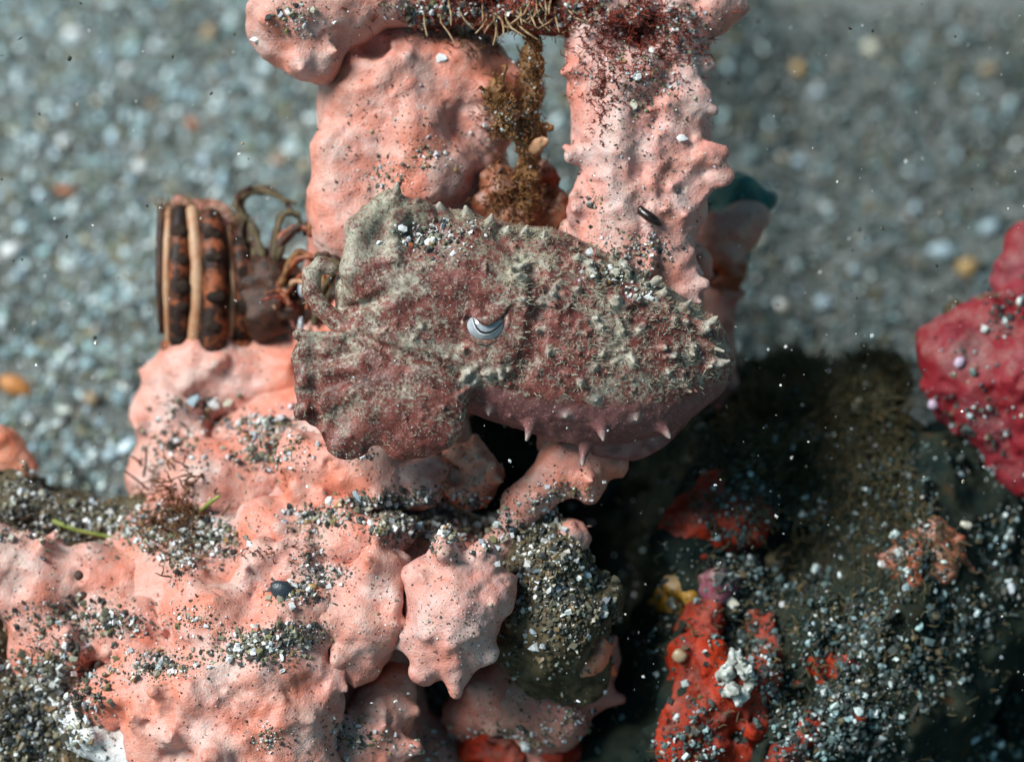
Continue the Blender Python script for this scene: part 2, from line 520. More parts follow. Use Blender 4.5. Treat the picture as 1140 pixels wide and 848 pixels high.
class Surf:
    """collects meshes (working frame) to drop things on"""
    def __init__(self): self.v, self.f, self.n, self.t = [], [], 0, None
    def add(self, v, f):
        self.v.append(v); self.f.append(f + self.n); self.n += len(v); self.t = None
    def tree(self):
        if self.t is None:
            self.t = BVHTree.FromPolygons(np.concatenate(self.v).tolist(), np.concatenate(self.f).tolist())
        return self.t
    def hit(self, px, py):
        e = Vector((0, 0, D)); d = Vector(P(px, py, 0)) - e
        r = self.tree().ray_cast(e, d.normalized())
        return (None, None) if r[0] is None else (np.array(r[0]), np.array(r[1]))

def scatter(S_, specs, up_min=-0.2, lift=0.3):
    """specs: (px,py,rx,ry,n,r_lo,r_hi) -> points and sizes lying on the surface"""
    pts, sz = [], []
    upv = np.array([0, cp, sp])
    for (px, py, rx, ry, n, a, b) in specs:
        for _ in range(int(n)):
            g = RNG.normal(size=2) * 0.5
            p, nn = S_.hit(px + g[0] * rx, py + g[1] * ry)
            if p is None or nn @ upv < up_min: continue
            r = a + (b - a) * RNG.random() ** 3.0
            pts.append(p + nn * r * RNG.uniform(lift - .4, lift + .5)); sz.append(r)
    return np.array(pts), np.array(sz) / 1.0

# ------------------------------------------------------------------ sea floor
def sand_xy(px, py):
    """point on the sand seen at a pixel (working frame)"""
    e = np.array([0, 0, D]); d = P(px, py, 0) - e
    upv = np.array([0, cp, sp])
    t = -(e + np.array([0, 0, SAND_Z])) @ upv / (d @ upv)
    return e + d * t

def sand_h(x, y):
    p = np.stack([x * .35, y * .35, np.zeros_like(x)], -1)
    h = 0.16 * fbm(p, 3)
    h = h - 0.9 * np.clip((x - 1.0) / 3.0, 0, 1) ** 1.5 * 1.0        # sand past the right-hand column tilted from the sun, shaped to darken it
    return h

m, t, b = mat_new('volcanic_sand', 0.75, 0.3)
co = pos(t)
n1 = noise(t, co, 7, 6, 0.75)
c = ramp(t, n1, [(0.32, (0.04, 0.045, 0.042)), (0.5, (0.16, 0.17, 0.16)), (0.66, (0.34, 0.36, 0.36))])
t.links.new(c, b.inputs['Base Color'])
bump(t, b, noise(t, co, 11, 6, 0.7), 0.8, 0.1)
SANDM = m
gx = np.concatenate([np.linspace(-400, -16, 14)[:-1], np.linspace(-16, 16, 129), np.linspace(16, 400, 14)[1:]])
gy = np.concatenate([np.linspace(-400, -14, 14)[:-1], np.linspace(-14, 18, 129), np.linspace(18, 400, 14)[1:]])
X, Y = np.meshgrid(gx, gy, indexing='ij')
V = np.stack([X, Y, sand_h(X, Y)], -1).reshape(-1, 3)
ny = len(gy)
I = (np.arange(len(gx) - 1)[:, None] * ny + np.arange(ny - 1)[None]).ravel()
Fq = np.stack([I, I + ny, I + ny + 1, I + 1], 1)
o = add_mesh('sand', V, Fq, SANDM, None, True, True)
props(o, 'grey volcanic sand floor behind the sponges', None, None, 'structure')

n = 60000
gxy = np.stack([RNG.uniform(-10.5, 10.5, n), RNG.uniform(-4.5, 11.5, n)], 1)
gz = sand_h(gxy[:, 0], gxy[:, 1])
sz = 0.026 + 0.078 * RNG.random(n) ** 3.0
dark = 1 / (1 + np.exp(-(gxy[:, 0] - 1.0 + 1.5 * vnoise(np.stack([gxy[:, 0] * .4, gxy[:, 1] * .4, 0 * gz], 1))) * 1.3))  # dark colours grow likelier to the right, painting the light's falloff into the grains
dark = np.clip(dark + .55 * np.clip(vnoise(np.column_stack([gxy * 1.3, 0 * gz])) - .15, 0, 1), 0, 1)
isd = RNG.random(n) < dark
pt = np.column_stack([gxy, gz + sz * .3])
col = np.where(isd[:, None], pick(PAL_SAND_FALLOFF_PATCH, n) * .72, pick(PAL_SAND, n)) * np.array([.90, 1.02, 1.05])
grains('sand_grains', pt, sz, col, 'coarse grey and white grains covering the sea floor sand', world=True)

# ------------------------------------------------------------------ sponges
SP = Surf()       # sponge surfaces
def lobe(name, parent, spec, mat, h=0.032, k=0.16, rough=((0.06, 1.9, 4, 3.0), (0.016, 7.0, 3, 1.0)), surf=SP, knobs=14, kr=(.04, .12)):
    v, f = blob(spec, h, k, rough, knobs=knobs, kr=kr)
    surf.add(v, f)
    return add_mesh(name, v, f, mat, parent)

# tall column with the overhanging lobe
t1 = thing('sponge', P(450, 260, -2), 'tall smooth pink sponge column with an overhanging lobe, behind the head of the cuttlefish', 'sponge')
lobe('column', t1, [
    ('b', 420, 95, -1.3, 58), ('b', 500, 85, -1.5, 60), ('b', 545, 92, -1.6, 35), ('c', (430, 100, -1.4, 70), (430, 240, -1.6, 85)),
    ('c', (510, 100, -1.6, 55), (510, 250, -1.7, 62)), ('b', 377, 175, -1.05, 36), ('b', 372, 222, -1.05, 32), ('b', 400, 250, -1.2, 45),
    ('c', (470, 50, -1.4, 40), (462, 150, -0.85, 24)), ('c', (462, 150, -0.85, 24), (455, 210, -0.9, 26)), ('b', 505, 180, -1.05, 30), ('b', 545, 140, -1.3, 30),
    ('b', 590, 103, -1.7, 22), ('b', 480, 200, -0.95, 35), ('c', (430, 250, -2, 90), (420, 420, -2.4, 110)), ('-b', 415, 50, -0.75, 26, (1, .8, 1.3)),
], PINK, k=0.22)
lobe('overhang', t1, [
    ('b', 318, 25, -0.8, 38), ('b', 345, 58, -0.75, 33), ('c', (330, 15, -.8, 45), (420, -10, -.9, 42)), ('b', 352, -25, -1, 60),
    ('c', (410, -5, -0.9, 36), (480, -12, -1.1, 30)), ('c', (350, 62, -.8, 20), (405, 22, -1.1, 18)), ('b', 300, 40, -.75, 22),
    ('-b', 342, 74, -0.38, 6, (1.5, .8, 2)), ('b', 360, 74, -.9, 16), ('c', (430, -10, -1.6, 55), (450, 80, -1.9, 40)),
], PINK, k=0.18)

# pointed column
t2 = thing('sponge', P(700, 330, -1), 'broad pale pink sponge column with a ragged edge of pointed knobs, above the mantle', 'sponge')
spikes = [((772, 207), (806, 191), 20, 3), ((768, 178), (804, 170), 22, 5), ((752, 240), (780, 223), 20, 2), ((752, 290), (778, 276), 18, 2), ((742, 262), (770, 254), 18, 4),
          ((745, 305), (784, 314), 16, 3), ((755, 325), (786, 318), 14, 3), ((660, 78), (628, 80), 22, 4), ((662, 170), (633, 177), 18, 3), ((655, 205), (639, 217), 18, 4),
          ((650, 238), (643, 222), 16, 6), ((762, 102), (793, 122), 28, 6), ((745, 330), (781, 337), 18, 5), ((700, 125), (706, 114), 22, 10), ((735, 260), (744, 252), 18, 6), ((700, 205), (694, 196), 16, 5)]
lobe('column', t2, [
    ('c', (665, 40, -0.9, 38), (680, 150, -0.8, 45)), ('c', (745, 60, -1.0, 36), (745, 170, -0.85, 50)), ('c', (690, 150, -0.8, 48), (690, 300, -0.7, 48)),
    ('c', (745, 170, -0.85, 46), (740, 290, -0.75, 38)), ('b', 640, 262, -1.0, 20), ('c', (700, 300, -1, 55), (690, 420, -1.3, 80)), ('b', 705, 90, -.7, 40),
    ('c', (690, 90, -0.42, 10), (688, 230, -0.36, 10)), ('c', (725, 170, -0.40, 10), (722, 300, -0.36, 8)), ('b', 655, 110, -.75, 22), ('c', (765, -30, -1, 50), (750, 60, -1, 34)),
    ('-b', 690, 190, -.20, 10, (.8, 2.2, 1)),
] + [('c', (*a, -0.66, ra), (*b_, -0.5, rb), .10) for a, b_, ra, rb in spikes], PINK_PALE, h=0.028, k=0.14, rough=((0.055, 2.6, 4, 7.0), (0.014, 9.0, 3, 1.0)), knobs=34, kr=(.03, .08))
lobe('top_lobe', t2, [('b', 795, 8, -0.9, 34), ('c', (800, 5, -.9, 28), (826, 8, -.85, 12)), ('c', (760, -30, -1, 50), (800, 0, -.9, 30)), ('b', 700, -15, -1, 48), ('c', (640, 0, -1.1, 30), (760, 5, -1.0, 36))],
     PINK_PALE, k=0.15)

# nubs growing behind the pointed column
t3 = thing('sponge', P(825, 300, -3), 'small blunt pink sponge nub in the shade beside the pointed column', 'sponge')
lobe('lobe', t3, [('c', (800, 270, -2.6, 30), (836, 245, -2.5, 19)), ('b', 822, 255, -2.5, 22), ('c', (805, 300, -3, 20), (790, 420, -3.4, 30))], PINKISH)
lobe('tip', t3, [('b', 812, 300, -2.65, 15), ('b', 800, 305, -2.7, 14)], RUST)
o = lobe('teal_crust', t3, [('b', 815, 215, -2.9, 25, (1.2, .8, 1)), ('b', 838, 226, -2.8, 16, (1.1, .9, 1)), ('c', (810, 220, -3, 20), (815, 280, -3.2, 25))], TEAL)
t3b = thing('sponge', P(775, 340, -2), 'little grey pink knob peeping out just above the mantle spines', 'sponge')
lobe('lobe', t3b, [('b', 772, 300, -1.5, 15), ('c', (760, 300, -1.6, 14), (782, 303, -1.5, 8)), ('c', (770, 300, -1.7, 16), (760, 400, -2, 24))], PINKISH)

# low mound
t4 = thing('sponge', P(300, 800, -3), 'large lumpy pink sponge mound dusted with grit, under the arms of the cuttlefish', 'sponge')
lobe('core', t4, [('b', 400, 520, -2.6, 140), ('b', 250, 700, -2.4, 190), ('c', (330, 520, -2.4, 110), (330, 820, -2.2, 160)), ('b', 480, 640, -1.6, 80), ('b', 545, 640, -2.4, 70),
                  ('b', 300, 900, -2, 170), ('b', 470, 870, -2.2, 80), ('b', 90, 760, -2.6, 120)], PINK, h=0.06)
lobe('shoulder_lobe', t4, [('b', 215, 425, -2.4, 52), ('b', 270, 425, -2.3, 50), ('b', 320, 420, -2.2, 45), ('b', 172, 455, -2.4, 28), ('b', 240, 545, -1.7, 62), ('b', 170, 530, -2.3, 32),
                           ('b', 292, 500, -1.7, 40), ('c', (200, 460, -2.4, 45), (180, 590, -2.2, 42)), ('b', 290, 540, -1.55, 34), ('b', 160, 470, -2.2, 14), ('b', 225, 405, -2.25, 42), ('b', 335, 375, -2.9, 40), ('b', 300, 395, -2.8, 40)], PINK, k=.2)
lobe('smooth_lobe', t4, [('c', (345, 520, -1.0, 33), (400, 528, -0.9, 38)), ('c', (400, 528, -.9, 36), (470, 535, -1.0, 30)), ('b', 328, 505, -1.1, 20)], PINK, k=.2)
lobe('side_lobe', t4, [('b', 40, 650, -1.2, 55), ('b', 100, 645, -1.25, 42), ('b', -10, 625, -1.2, 45), ('b', 130, 690, -1.2, 45), ('-b', 12, 650, -0.62, 22, (1, .7, 1)), ('b', 60, 720, -1.2, 50),
                       ('b', 150, 655, -1.3, 45), ('b', 215, 660, -1.1, 42), ('b', 160, 710, -1, 50), ('-b', 88, 641, -.82, 8), ('-b', 92, 662, -.8, 8)], PINK, k=.2)
lobe('front_lobe', t4, [('b', 250, 700, -0.5, 62), ('b', 310, 720, -0.35, 62), ('b', 230, 780, -0.35, 70), ('b', 320, 790, -0.3, 60), ('c', (340, 750, -0.2, 45), (384, 766, 0.0, 9)), ('b', 280, 850, -.3, 80),
                        ('b', 180, 760, -.6, 50), ('b', 345, 690, -.3, 40), ('b', 290, 745, 0.02, 36), ('c', (225, 700, -.2, 26), (300, 830, .05, 20)), ('b', 215, 655, -.75, 32), ('b', 295, 640, -.75, 42), ('b', 345, 640, -.6, 40),
                        ('b', 340, 850, -.3, 40), ('b', 185, 820, -.35, 50), ('-b', 205, 840, .15, 14, (1.6, .6, .8)), ('c', (150, 700, -.7, 30), (165, 780, -.4, 30)), ('b', 130, 780, -.7, 40)], PINK, k=.17,
     rough=((0.085, 2.4, 4, 3.0), (0.014, 8.0, 3, 1.0)), knobs=30, kr=(.05, .13))
lobe('middle_lobe', t4, [('b', 400, 690, -.5, 52), ('b', 425, 640, -.45, 36), ('c', (420, 700, -.3, 36), (447, 700, -.2, 14)), ('b', 395, 735, -.35, 26), ('b', 372, 650, -.5, 30), ('c', (430, 640, -.3, 26), (440, 672, -.1, 10)), ('b', 410, 745, -.3, 12)], PINK, k=.13)
lobe('upper_knob', t4, [('b', 385, 605, -.6, 30), ('c', (400, 600, -.6, 26), (350, 560, -.9, 30)), ('b', 340, 600, -.75, 32), ('b', 300, 590, -1, 40), ('b', 440, 595, -.75, 26), ('c', (395, 600, -.5, 20), (450, 640, -.5, 22))], PINK, k=.13)
lobe('star_lobe', t4, [('b', 508, 676, -.28, 52, (1, 1.22, .8)), ('b', 490, 700, -.2, 42), ('b', 520, 655, -.25, 40)] +
     [('c', (505, 680, -.1, 34), (x, y, z, r), .2) for x, y, z, r in ((500, 612, -.1, 18), (542, 624, -.1, 14), (550, 664, -.1, 22), (545, 726, -.05, 11), (508, 768, .0, 13), (472, 748, -.1, 18), (462, 640, -.2, 18))] +
     [('b', 512, 668, .08, 22)], PINK_PALE, h=0.026, k=.12, rough=((0.045, 3.2, 3, 3.0), (0.012, 10.0, 2, 1.0)))
lobe('under_lobe', t4, [('b', 425, 790, -.9, 38), ('c', (430, 785, -.8, 32), (462, 790, -.7, 10)), ('b', 400, 830, -.8, 42), ('c', (420, 830, -.7, 28), (462, 830, -.6, 8)), ('b', 440, 760, -.9, 24)], PINK, k=.13)
lobe('shaded_knob', t4, [('b', 530, 528, -1.1, 30, (.9, 1, 1)), ('b', 520, 545, -1.1, 22)], PINK_ORANGE)

# forked strut under the mantle
t5 = thing('sponge', P(560, 640, -1), 'forked smooth pink sponge strut rising to the belly of the cuttlefish', 'sponge')
lobe('strut', t5, [('c', (640, 510, -.75, 30), (585, 560, -.7, 22)), ('c', (585, 560, -.7, 24), (557, 610, -.7, 15)), ('c', (640, 510, -.75, 34), (682, 518, -.8, 20)), ('b', 655, 535, -.7, 24), ('c', (640, 510, -1, 40), (640, 430, -1.2, 50)),
                   ('c', (557, 600, -.75, 16), (550, 690, -1.3, 30))], PINK, k=.16)
lobe('knob', t5, [('b', 635, 598, -.75, 17), ('c', (636, 600, -.8, 16), (630, 640, -1.1, 26))], PINK, k=.1)

# low lobes at the foot
t6 = thing('sponge', P(600, 830, -2), 'shaded pink sponge with pointed lobes at the foot of the gritty lump', 'sponge')
lobe('lobe', t6, [('b', 585, 770, -1.5, 50), ('b', 620, 800, -1.4, 40), ('b', 545, 780, -1.6, 34), ('b', 600, 720, -1.7, 50), ('b', 660, 740, -1.5, 30), ('c', (640, 770, -1.5, 32), (690, 778, -1.4, 9)),
                  ('b', 520, 800, -1.7, 30), ('c', (600, 770, -2, 60), (580, 860, -2.2, 90))], PINKISH, k=.15)
lobe('side_knob', t6, [('b', 658, 728, -1.0, 24), ('b', 645, 740, -1.1, 22)], PINK_ORANGE, k=.1)

# white crust at the bottom corner
t7 = thing('sponge', P(110, 840, -1), 'white bluish crust sponge at the gritty foot of the pink mound', 'sponge')
lobe('lobe', t7, [('b', 100, 815, -.75, 26), ('b', 130, 830, -.7, 26), ('b', 80, 800, -.8, 18), ('b', 150, 845, -.7, 26), ('b', 65, 755, -1.1, 24), ('-b', 112, 832, -.42, 12)], WHITE_CRUST, k=.12)

# gritty lump
GL = Surf()
t8 = thing('sponge', P(620, 740, -1), 'lump wholly coated in olive silt and grit beside the star shaped lobe', 'sponge')
v, f = blob([('b', 615, 640, -.75, 50), ('b', 620, 690, -.75, 58), ('b', 665, 665, -.9, 32), ('b', 590, 600, -.85, 30), ('b', 600, 575, -.9, 25), ('b', 640, 740, -1.1, 40), ('b', 600, 720, -1, 50), ('c', (620, 680, -1.2, 60), (600, 790, -1.9, 60))], .03, .15, ((0.09, 3, 4, 2.0), (0.02, 9.0, 2, 1.0)))
add_mesh('lump', v, f, SILT, t8); GL.add(v, f); SP.add(v, f)

# silty bank in the corner
v, f = blob([('b', 10, 830, -1.9, 110), ('b', 60, 880, -1.8, 100), ('b', -40, 740, -2.0, 90), ('b', 30, 580, -1.9, 26), ('c', (0, 575, -1.9, 30), (150, 590, -1.9, 34)), ('c', (150, 590, -1.9, 30), (230, 600, -1.5, 30)), ('c', (0, 560, -2.3, 50), (150, 640, -2.4, 60))], .05, .2, ((0.12, 2.4, 4, 2.0),))
o = add_mesh('silt_bank', v, f, SILT)
props(o, 'olive silty bank heaped against the pink mound', None, None, 'structure')
SP.add(v, f)
t9 = thing('sponge', P(5, 540, -2), 'small orange pink knob on the silty bank at the edge of the open sand', 'sponge')
lobe('knob', t9, [('b', 2, 515, -2.2, 20), ('b', 12, 505, -2.2, 12), ('b', 0, 545, -2.2, 22)], PINK_ORANGE)

# ------------------------------------------------------------------ rock
RK = Surf()
v, f = blob([('b', 930, 760, -2.8, 175), ('b', 1010, 640, -3.0, 160), ('b', 930, 560, -3.2, 120), ('b', 930, 470, -3.7, 66), ('b', 890, 455, -3.9, 48), ('b', 975, 435, -4.1, 32), ('b', 800, 640, -2.4, 85), ('b', 790, 760, -2.3, 110),
             ('b', 860, 860, -2.3, 160), ('b', 1080, 570, -4.0, 120), ('b', 820, 560, -2.9, 80), ('b', 1120, 680, -3.4, 110), ('b', 1080, 850, -3.6, 100), ('b', 960, 800, -2.4, 120), ('b', 720, 860, -2.4, 110),
             ('c', (860, 760, -5, 260), (1100, 760, -6, 260)), ('b', 760, 500, -4.2, 90), ('b', 575, 500, -4.6, 120), ('b', 650, 560, -4.6, 110), ('b', 840, 480, -4.2, 80), ('c', (700, 600, -5, 100), (640, 800, -5, 140))], .055, .3,  # lobes behind the cuttlefish belly are added to make the shaded gap dark
            ((0.30, 1.1, 4, 5.0), (0.10, 3.6, 4, 1.0)), pad=.6)
rock = add_mesh('rock', v, f, ROCK)
props(rock, 'dark gritty rock overgrown with red crusts beside the sponges', 'rock')
RK.add(v, f)

def crust(name, spots, mat, label, cat='sponge', h=.035, rough=((0.10, 3, 4, 4.0), (0.02, 12, 2, 1.0)), surf=RK, k=.15):
    F_pts = []
    for px, py, r in spots:
        p, nn = surf.hit(px, py)
        if p is None: continue
        sink = .70 if name == 'red_crust' else .5
        F_pts.append((p - nn * r / 100 * sink, r / 100 * (D - p[2]) / D * (1.12 if name == 'red_crust' else 1.05)))
    lo = np.min([p - r for p, r in F_pts], 0) - .3
    hi = np.max([p + r for p, r in F_pts], 0) + .3
    F = Field(lo, hi, h)
    for p, r in F_pts: F.ball(p, r, .3 if name == 'red_crust' else k)
    for r in rough: F.rough(*r)
    v, f = F.mesh()
    surf_added.append((v, f))
    o = add_mesh(name, v, f, mat)
    return props(o, label, cat)
surf_added = []
crust('red_crust', [(770, 585, 28), (800, 575, 34), (830, 575, 30), (815, 560, 28), (790, 595, 28), (820, 595, 26)], RED_CRUST, 'scarlet crust patch on the rock just below the tail shadow', 'crust')
crust('red_crust', [(775, 680, 18), (782, 700, 20), (778, 720, 20), (790, 740, 22), (800, 750, 22), (768, 840, 22), (800, 820, 24), (845, 690, 20), (860, 720, 22), (850, 760, 24), (830, 780, 26), (772, 790, 24), (768, 820, 24), (790, 830, 26), (845, 810, 20), (774, 750, 20)], RED_CRUST,
      'long scarlet crust running down the rock around the white ring barnacle', 'crust')
crust('red_crust', [(890, 750, 14), (910, 742, 12), (930, 752, 12), (960, 790, 14), (880, 830, 26), (900, 815, 22)], RED_CRUST, 'dim dark red crust streaks low down on the gritty rock', 'crust')
crust('red_crust', [(530, 830, 22), (560, 840, 26), (610, 842, 24), (650, 845, 24)], RED_CRUST, 'dark red crust under the shaded pointed sponge lobes', 'crust', surf=SP)
crust('yellow_crust', [(735, 665, 16), (752, 660, 18), (745, 672, 14), (768, 664, 12)], YELLOW, 'mustard yellow crust patch on the rock beside the purple knob', 'crust')
crust('purple_knob', [(798, 640, 20), (790, 652, 16), (808, 650, 14)], PURPLE, 'dull purple knob on the rock above the scarlet crust', 'sponge')
crust('rust_sponge', [(1020, 610, 20), (1045, 620, 20), (1030, 635, 22), (1060, 635, 16), (1005, 625, 16), (1040, 600, 14)], RUST, 'lumpy rust orange sponge on the shaded rock under the crimson sponge', 'sponge', rough=((0.14, 5, 3, 4.0),))
crust('tan_tube', [(865, 625, 16), (872, 618, 10)], SILT, 'small tan silty bump between the two scarlet crusts', 'sponge')
t10 = thing('sponge', P(1135, 680, -3), 'dull pink sponge stump at the frame edge beside the rust orange sponge', 'sponge')
lobe('stump', t10, [('c', (1138, 610, -3, 22), (1140, 645, -3, 20)), ('b', 1150, 630, -3.1, 28), ('c', (1150, 630, -3.2, 25), (1150, 760, -4, 40))], PINKISH, surf=RK)

# crimson sponge at the edge
t11 = thing('sponge', P(1120, 560, -3.5), 'large crimson sponge with a blotchy pitted surface, rising beyond the rock', 'sponge')
lobe('body', t11, [('b', 1075, 395, -2.40, 52), ('b', 1045, 385, -2.40, 28), ('b', 1110, 370, -2.40, 50), ('b', 1100, 440, -2.40, 58), ('b', 1140, 420, -2.40, 75), ('b', 1060, 430, -2.40, 34), ('c', (1110, 470, -2.40, 45), (1135, 520, -2.50, 25)),
                   ('b', 1180, 430, -2.60, 110), ('c', (1115, 470, -2.5, 46), (1138, 530, -2.5, 24)), ('c', (1130, 480, -3.00, 50), (1150, 620, -4.2, 60)), ('b', 1040, 405, -2.40, 20)], CRIMSON, k=.12, surf=RK, rough=((0.09, 2.6, 3, 3.0), (0.015, 9.0, 2, 1.0)))
lobe('upper_lobe', t11, [('b', 1128, 305, -2.60, 24), ('b', 1140, 275, -2.60, 22), ('b', 1145, 330, -2.60, 34), ('b', 1115, 315, -2.60, 12), ('b', 1165, 300, -2.70, 50)], CRIMSON, k=.12, surf=RK)
lobe('silt_saddle', t11, [('b', 1062, 350, -2.62, 15), ('b', 1125, 340, -2.5, 18), ('b', 1090, 352, -2.55, 14), ('b', 1108, 345, -2.5, 14)], SILT, k=.12, surf=RK)
for v, f in surf_added: RK.add(v, f)

# white ring barnacle
p, nn = RK.hit(820, 760)
tb = thing('barnacle', p, 'white crumbling ring barnacle on the scarlet crust', 'barnacle')
RINGM = plain('chalky_plate', (0.22, 0.22, 0.19), (0.58, 0.60, 0.58), 7, .7, .2, .5)
for k, (a0, a1) in enumerate(((10, 75), (85, 150), (160, 200), (215, 262), (285, 355))):
    q = [p + np.array([math.cos(math.radians(a)) * random.uniform(.10, .16), math.sin(math.radians(a)) * random.uniform(.17, .25) + .04, .03]) for a in np.linspace(a0, a1, 4)]
    F = Field(np.min(q, 0) - .25, np.max(q, 0) + .25, .016)
    for a, b_ in zip(q, q[1:]):
        F.cone(a, b_, random.uniform(.025, .05), random.uniform(.025, .05), .04)
        F.cone(a, a + np.array([.02, .03, random.uniform(.05, .13)]), .05, .02, .04)
    F.rough(.07, 10, 3, k * 3.1)
    v, f = F.mesh()
    add_mesh('plate', v, f, RINGM, tb)

# ------------------------------------------------------------------ cuttlefish
CF = Surf()
def build_cuttlefish():
    lo, hi = P(305, 545, 0) * 1.0, P(835, 190, 0)
    lo[2], hi[2] = -1.45, 1.0
    F = Field(lo - .05, hi + .05, 0.02)
    Z = -0.30
    # mantle
    st = [(545, 352, 103), (590, 365, 107), (640, 385, 105), (690, 398, 94), (735, 402, 73), (770, 402, 46), (796, 404, 16)]
    for a, b_ in zip(st, st[1:]):
        F.cone(P(a[0], a[1], Z), P(b_[0], b_[1], Z), a[2] / 100, b_[2] / 100, .12, .74)
    F.cone(P(530, 440, -.1), P(640, 480, -.15), .14, .12, .12)                   # belly edge
    F.cone(P(640, 480, -.15), P(745, 455, -.2), .12, .08, .12)
    # head
    F.ball(P(470, 335, -.15), 0.98, .22, (1, 1, .70))
    F.ball(P(510, 300, -.1), 0.62, .2, (1, 1, .85))
    F.ball(P(548, 372, .15), 0.42, .12, (.95, .95, .8))                               # eye bulge
    F.cone(P(520, 315, .28), P(578, 338, .33), .18, .12, .16)                         # brow above the eye
    F.cone(P(578, 338, .33), P(583, 385, .28), .11, .09, .14)
    # arms: broad webbed fans hanging from the head
    F.ball(P(450, 430, .2), 0.58, .2, (1.0, 1.0, .55))
    F.ball(P(463, 458, .30), 0.50, .12, (1, 1, .45))
    F.cone(P(450, 395, .25), P(400, 430, .3), .30, .24, .12, .7)
    F.cone(P(420, 390, .2), P(350, 388, .25), .28, .17, .1, .7)
    F.cone(P(410, 420, .2), P(350, 435, .2), .28, .20, .1, .6)
    F.cone(P(400, 440, .2), P(350, 462, .15), .24, .12, .08, .6)
    F.cone(P(420, 440, .25), P(393, 498, .25), .30, .15, .1, .6)
    F.ball(P(358, 420, .2), .30, .1, (1, 1.2, .5))
    F.ball(P(385, 470, .2), .28, .1, (1, 1, .5))
    F.cone(P(345, 385, .25), P(332, 400, .2), .14, .09, .08)
    F.cone(P(360, 440, .3), P(366, 478, .25), .14, .07, .08)
    F.cone(P(430, 440, .26), P(376, 498, .26), .16, .08, .14)
    F.cone(P(480, 400, .44), P(405, 465, .40), .06, .05, .10)
    F.cone(P(470, 440, .30), P(445, 500, .24), .14, .08, .16)
    F.cone(P(400, 405, .36), P(336, 420, .28), .10, .06, .12)
    F.cone(P(395, 435, .32), P(334, 460, .24), .10, .06, .12)
    F.cone(P(332, 372, .28), P(378, 376, .36), .075, .05, .05)
    # raised first pair of arms
    F.cone(P(440, 330, .25), P(398, 300, .3), .30, .17, .12)
    F.cone(P(398, 300, .3), P(400, 255, .25), .17, .15, .1)
    F.cone(P(400, 255, .25), P(432, 226, .2), .15, .13, .1)
    F.cone(P(432, 226, .2), P(470, 240, .15), .13, .16, .1)
    F.cone(P(445, 245, .3), P(440, 285, .4), .11, .12, .08)
    # small curled arm tip
    cur = [(395, 368), (376, 358), (358, 344), (347, 324), (347, 305), (357, 294), (370, 300)]
    for i, (a, b_) in enumerate(zip(cur, cur[1:])):
        F.cone(P(*a, .12), P(*b_, .12), .125 - .012 * i, .115 - .012 * i, .03)
    def front(px, py):
        # depth of the front surface under a pixel
        ix = int((P(px, py, .2)[0] - F.lo[0]) / F.h); iy = int((P(px, py, .2)[1] - F.lo[1]) / F.h)
        if not (0 <= ix < F.n[0] and 0 <= iy < F.n[1]): return None
        c = np.nonzero(F.f[ix, iy] < 0)[0]
        return F.lo[2] + F.h * c[-1] if len(c) else None
    # grooves between the arms
    for a, b_ in (((512, 418), (480, 400)), ((480, 400), (435, 392)), ((435, 392), (398, 372)), ((430, 330), (385, 345)), ((395, 392), (345, 405)), ((395, 420), (338, 440)), ((350, 380), (352, 470))):
        za = front(*a); zb = front(*b_)
        if za is not None and zb is not None: F.cone(P(*a, za + .035), P(*b_, zb + .035), .055, .06, .07, cut=True)
    for a, b_ in (((560, 262), (592, 300)), ((592, 300), (600, 345)), ((600, 345), (592, 395)), ((592, 395), (566, 432))):      # free edge of the mantle
        F.cone(P(*a, front(*a) + .045), P(*b_, front(*b_) + .045), .07, .07, .10, cut=True)
    F.ball(P(425, 285, .12), .34, .15, (.9, 1.2, .7))
    # hollow on top of the head holding grit
    F.ball(P(465, 262, .55), .22, .2, (1.3, .7, 1), cut=True)
    # broad low relief, then papillae
    F.rough(0.030, 1.8, 2, 4.0)
    pap = [(440, 222, 443, 203, 8), (492, 238, 490, 226, 8), (520, 240, 518, 228, 8), (545, 252, 548, 238, 8), (563, 262, 566, 252, 8), (582, 264, 587, 252, 8), (604, 270, 607, 256, 9),
           (640, 292, 645, 281, 7), (655, 300, 656, 290, 7), (735, 332, 741, 320, 6), (757, 346, 770, 334, 6), (775, 362, 794, 358, 6), (785, 385, 806, 391, 5), (790, 400, 803, 405, 5), (797, 405, 812, 402, 5),
           (720, 322, 730, 312, 8), (592, 468, 586, 490, 9), (668, 470, 672, 490, 9), (652, 494, 648, 518, 9), (735, 472, 746, 487, 7), (545, 450, 544, 462, 6), (555, 400, 557, 417, 10),
           (662, 440, 664, 446, 8), (628, 458, 630, 465, 5), (707, 462, 709, 468, 5), (690, 300, 697, 292, 7), (680, 345, 690, 335, 8), (655, 310, 664, 300, 9)]
    tips = []
    for x0, y0, x1, y1, r in pap:
        z0 = front(x0, y0)
        z0 = Z if z0 is None else z0 - .05
        F.cone(P(x0, y0, z0), P(x1, y1, z0 + .08), r / 100, .017, .07)
        tips.append(P(x1, y1, z0 + .08))
    k = 0
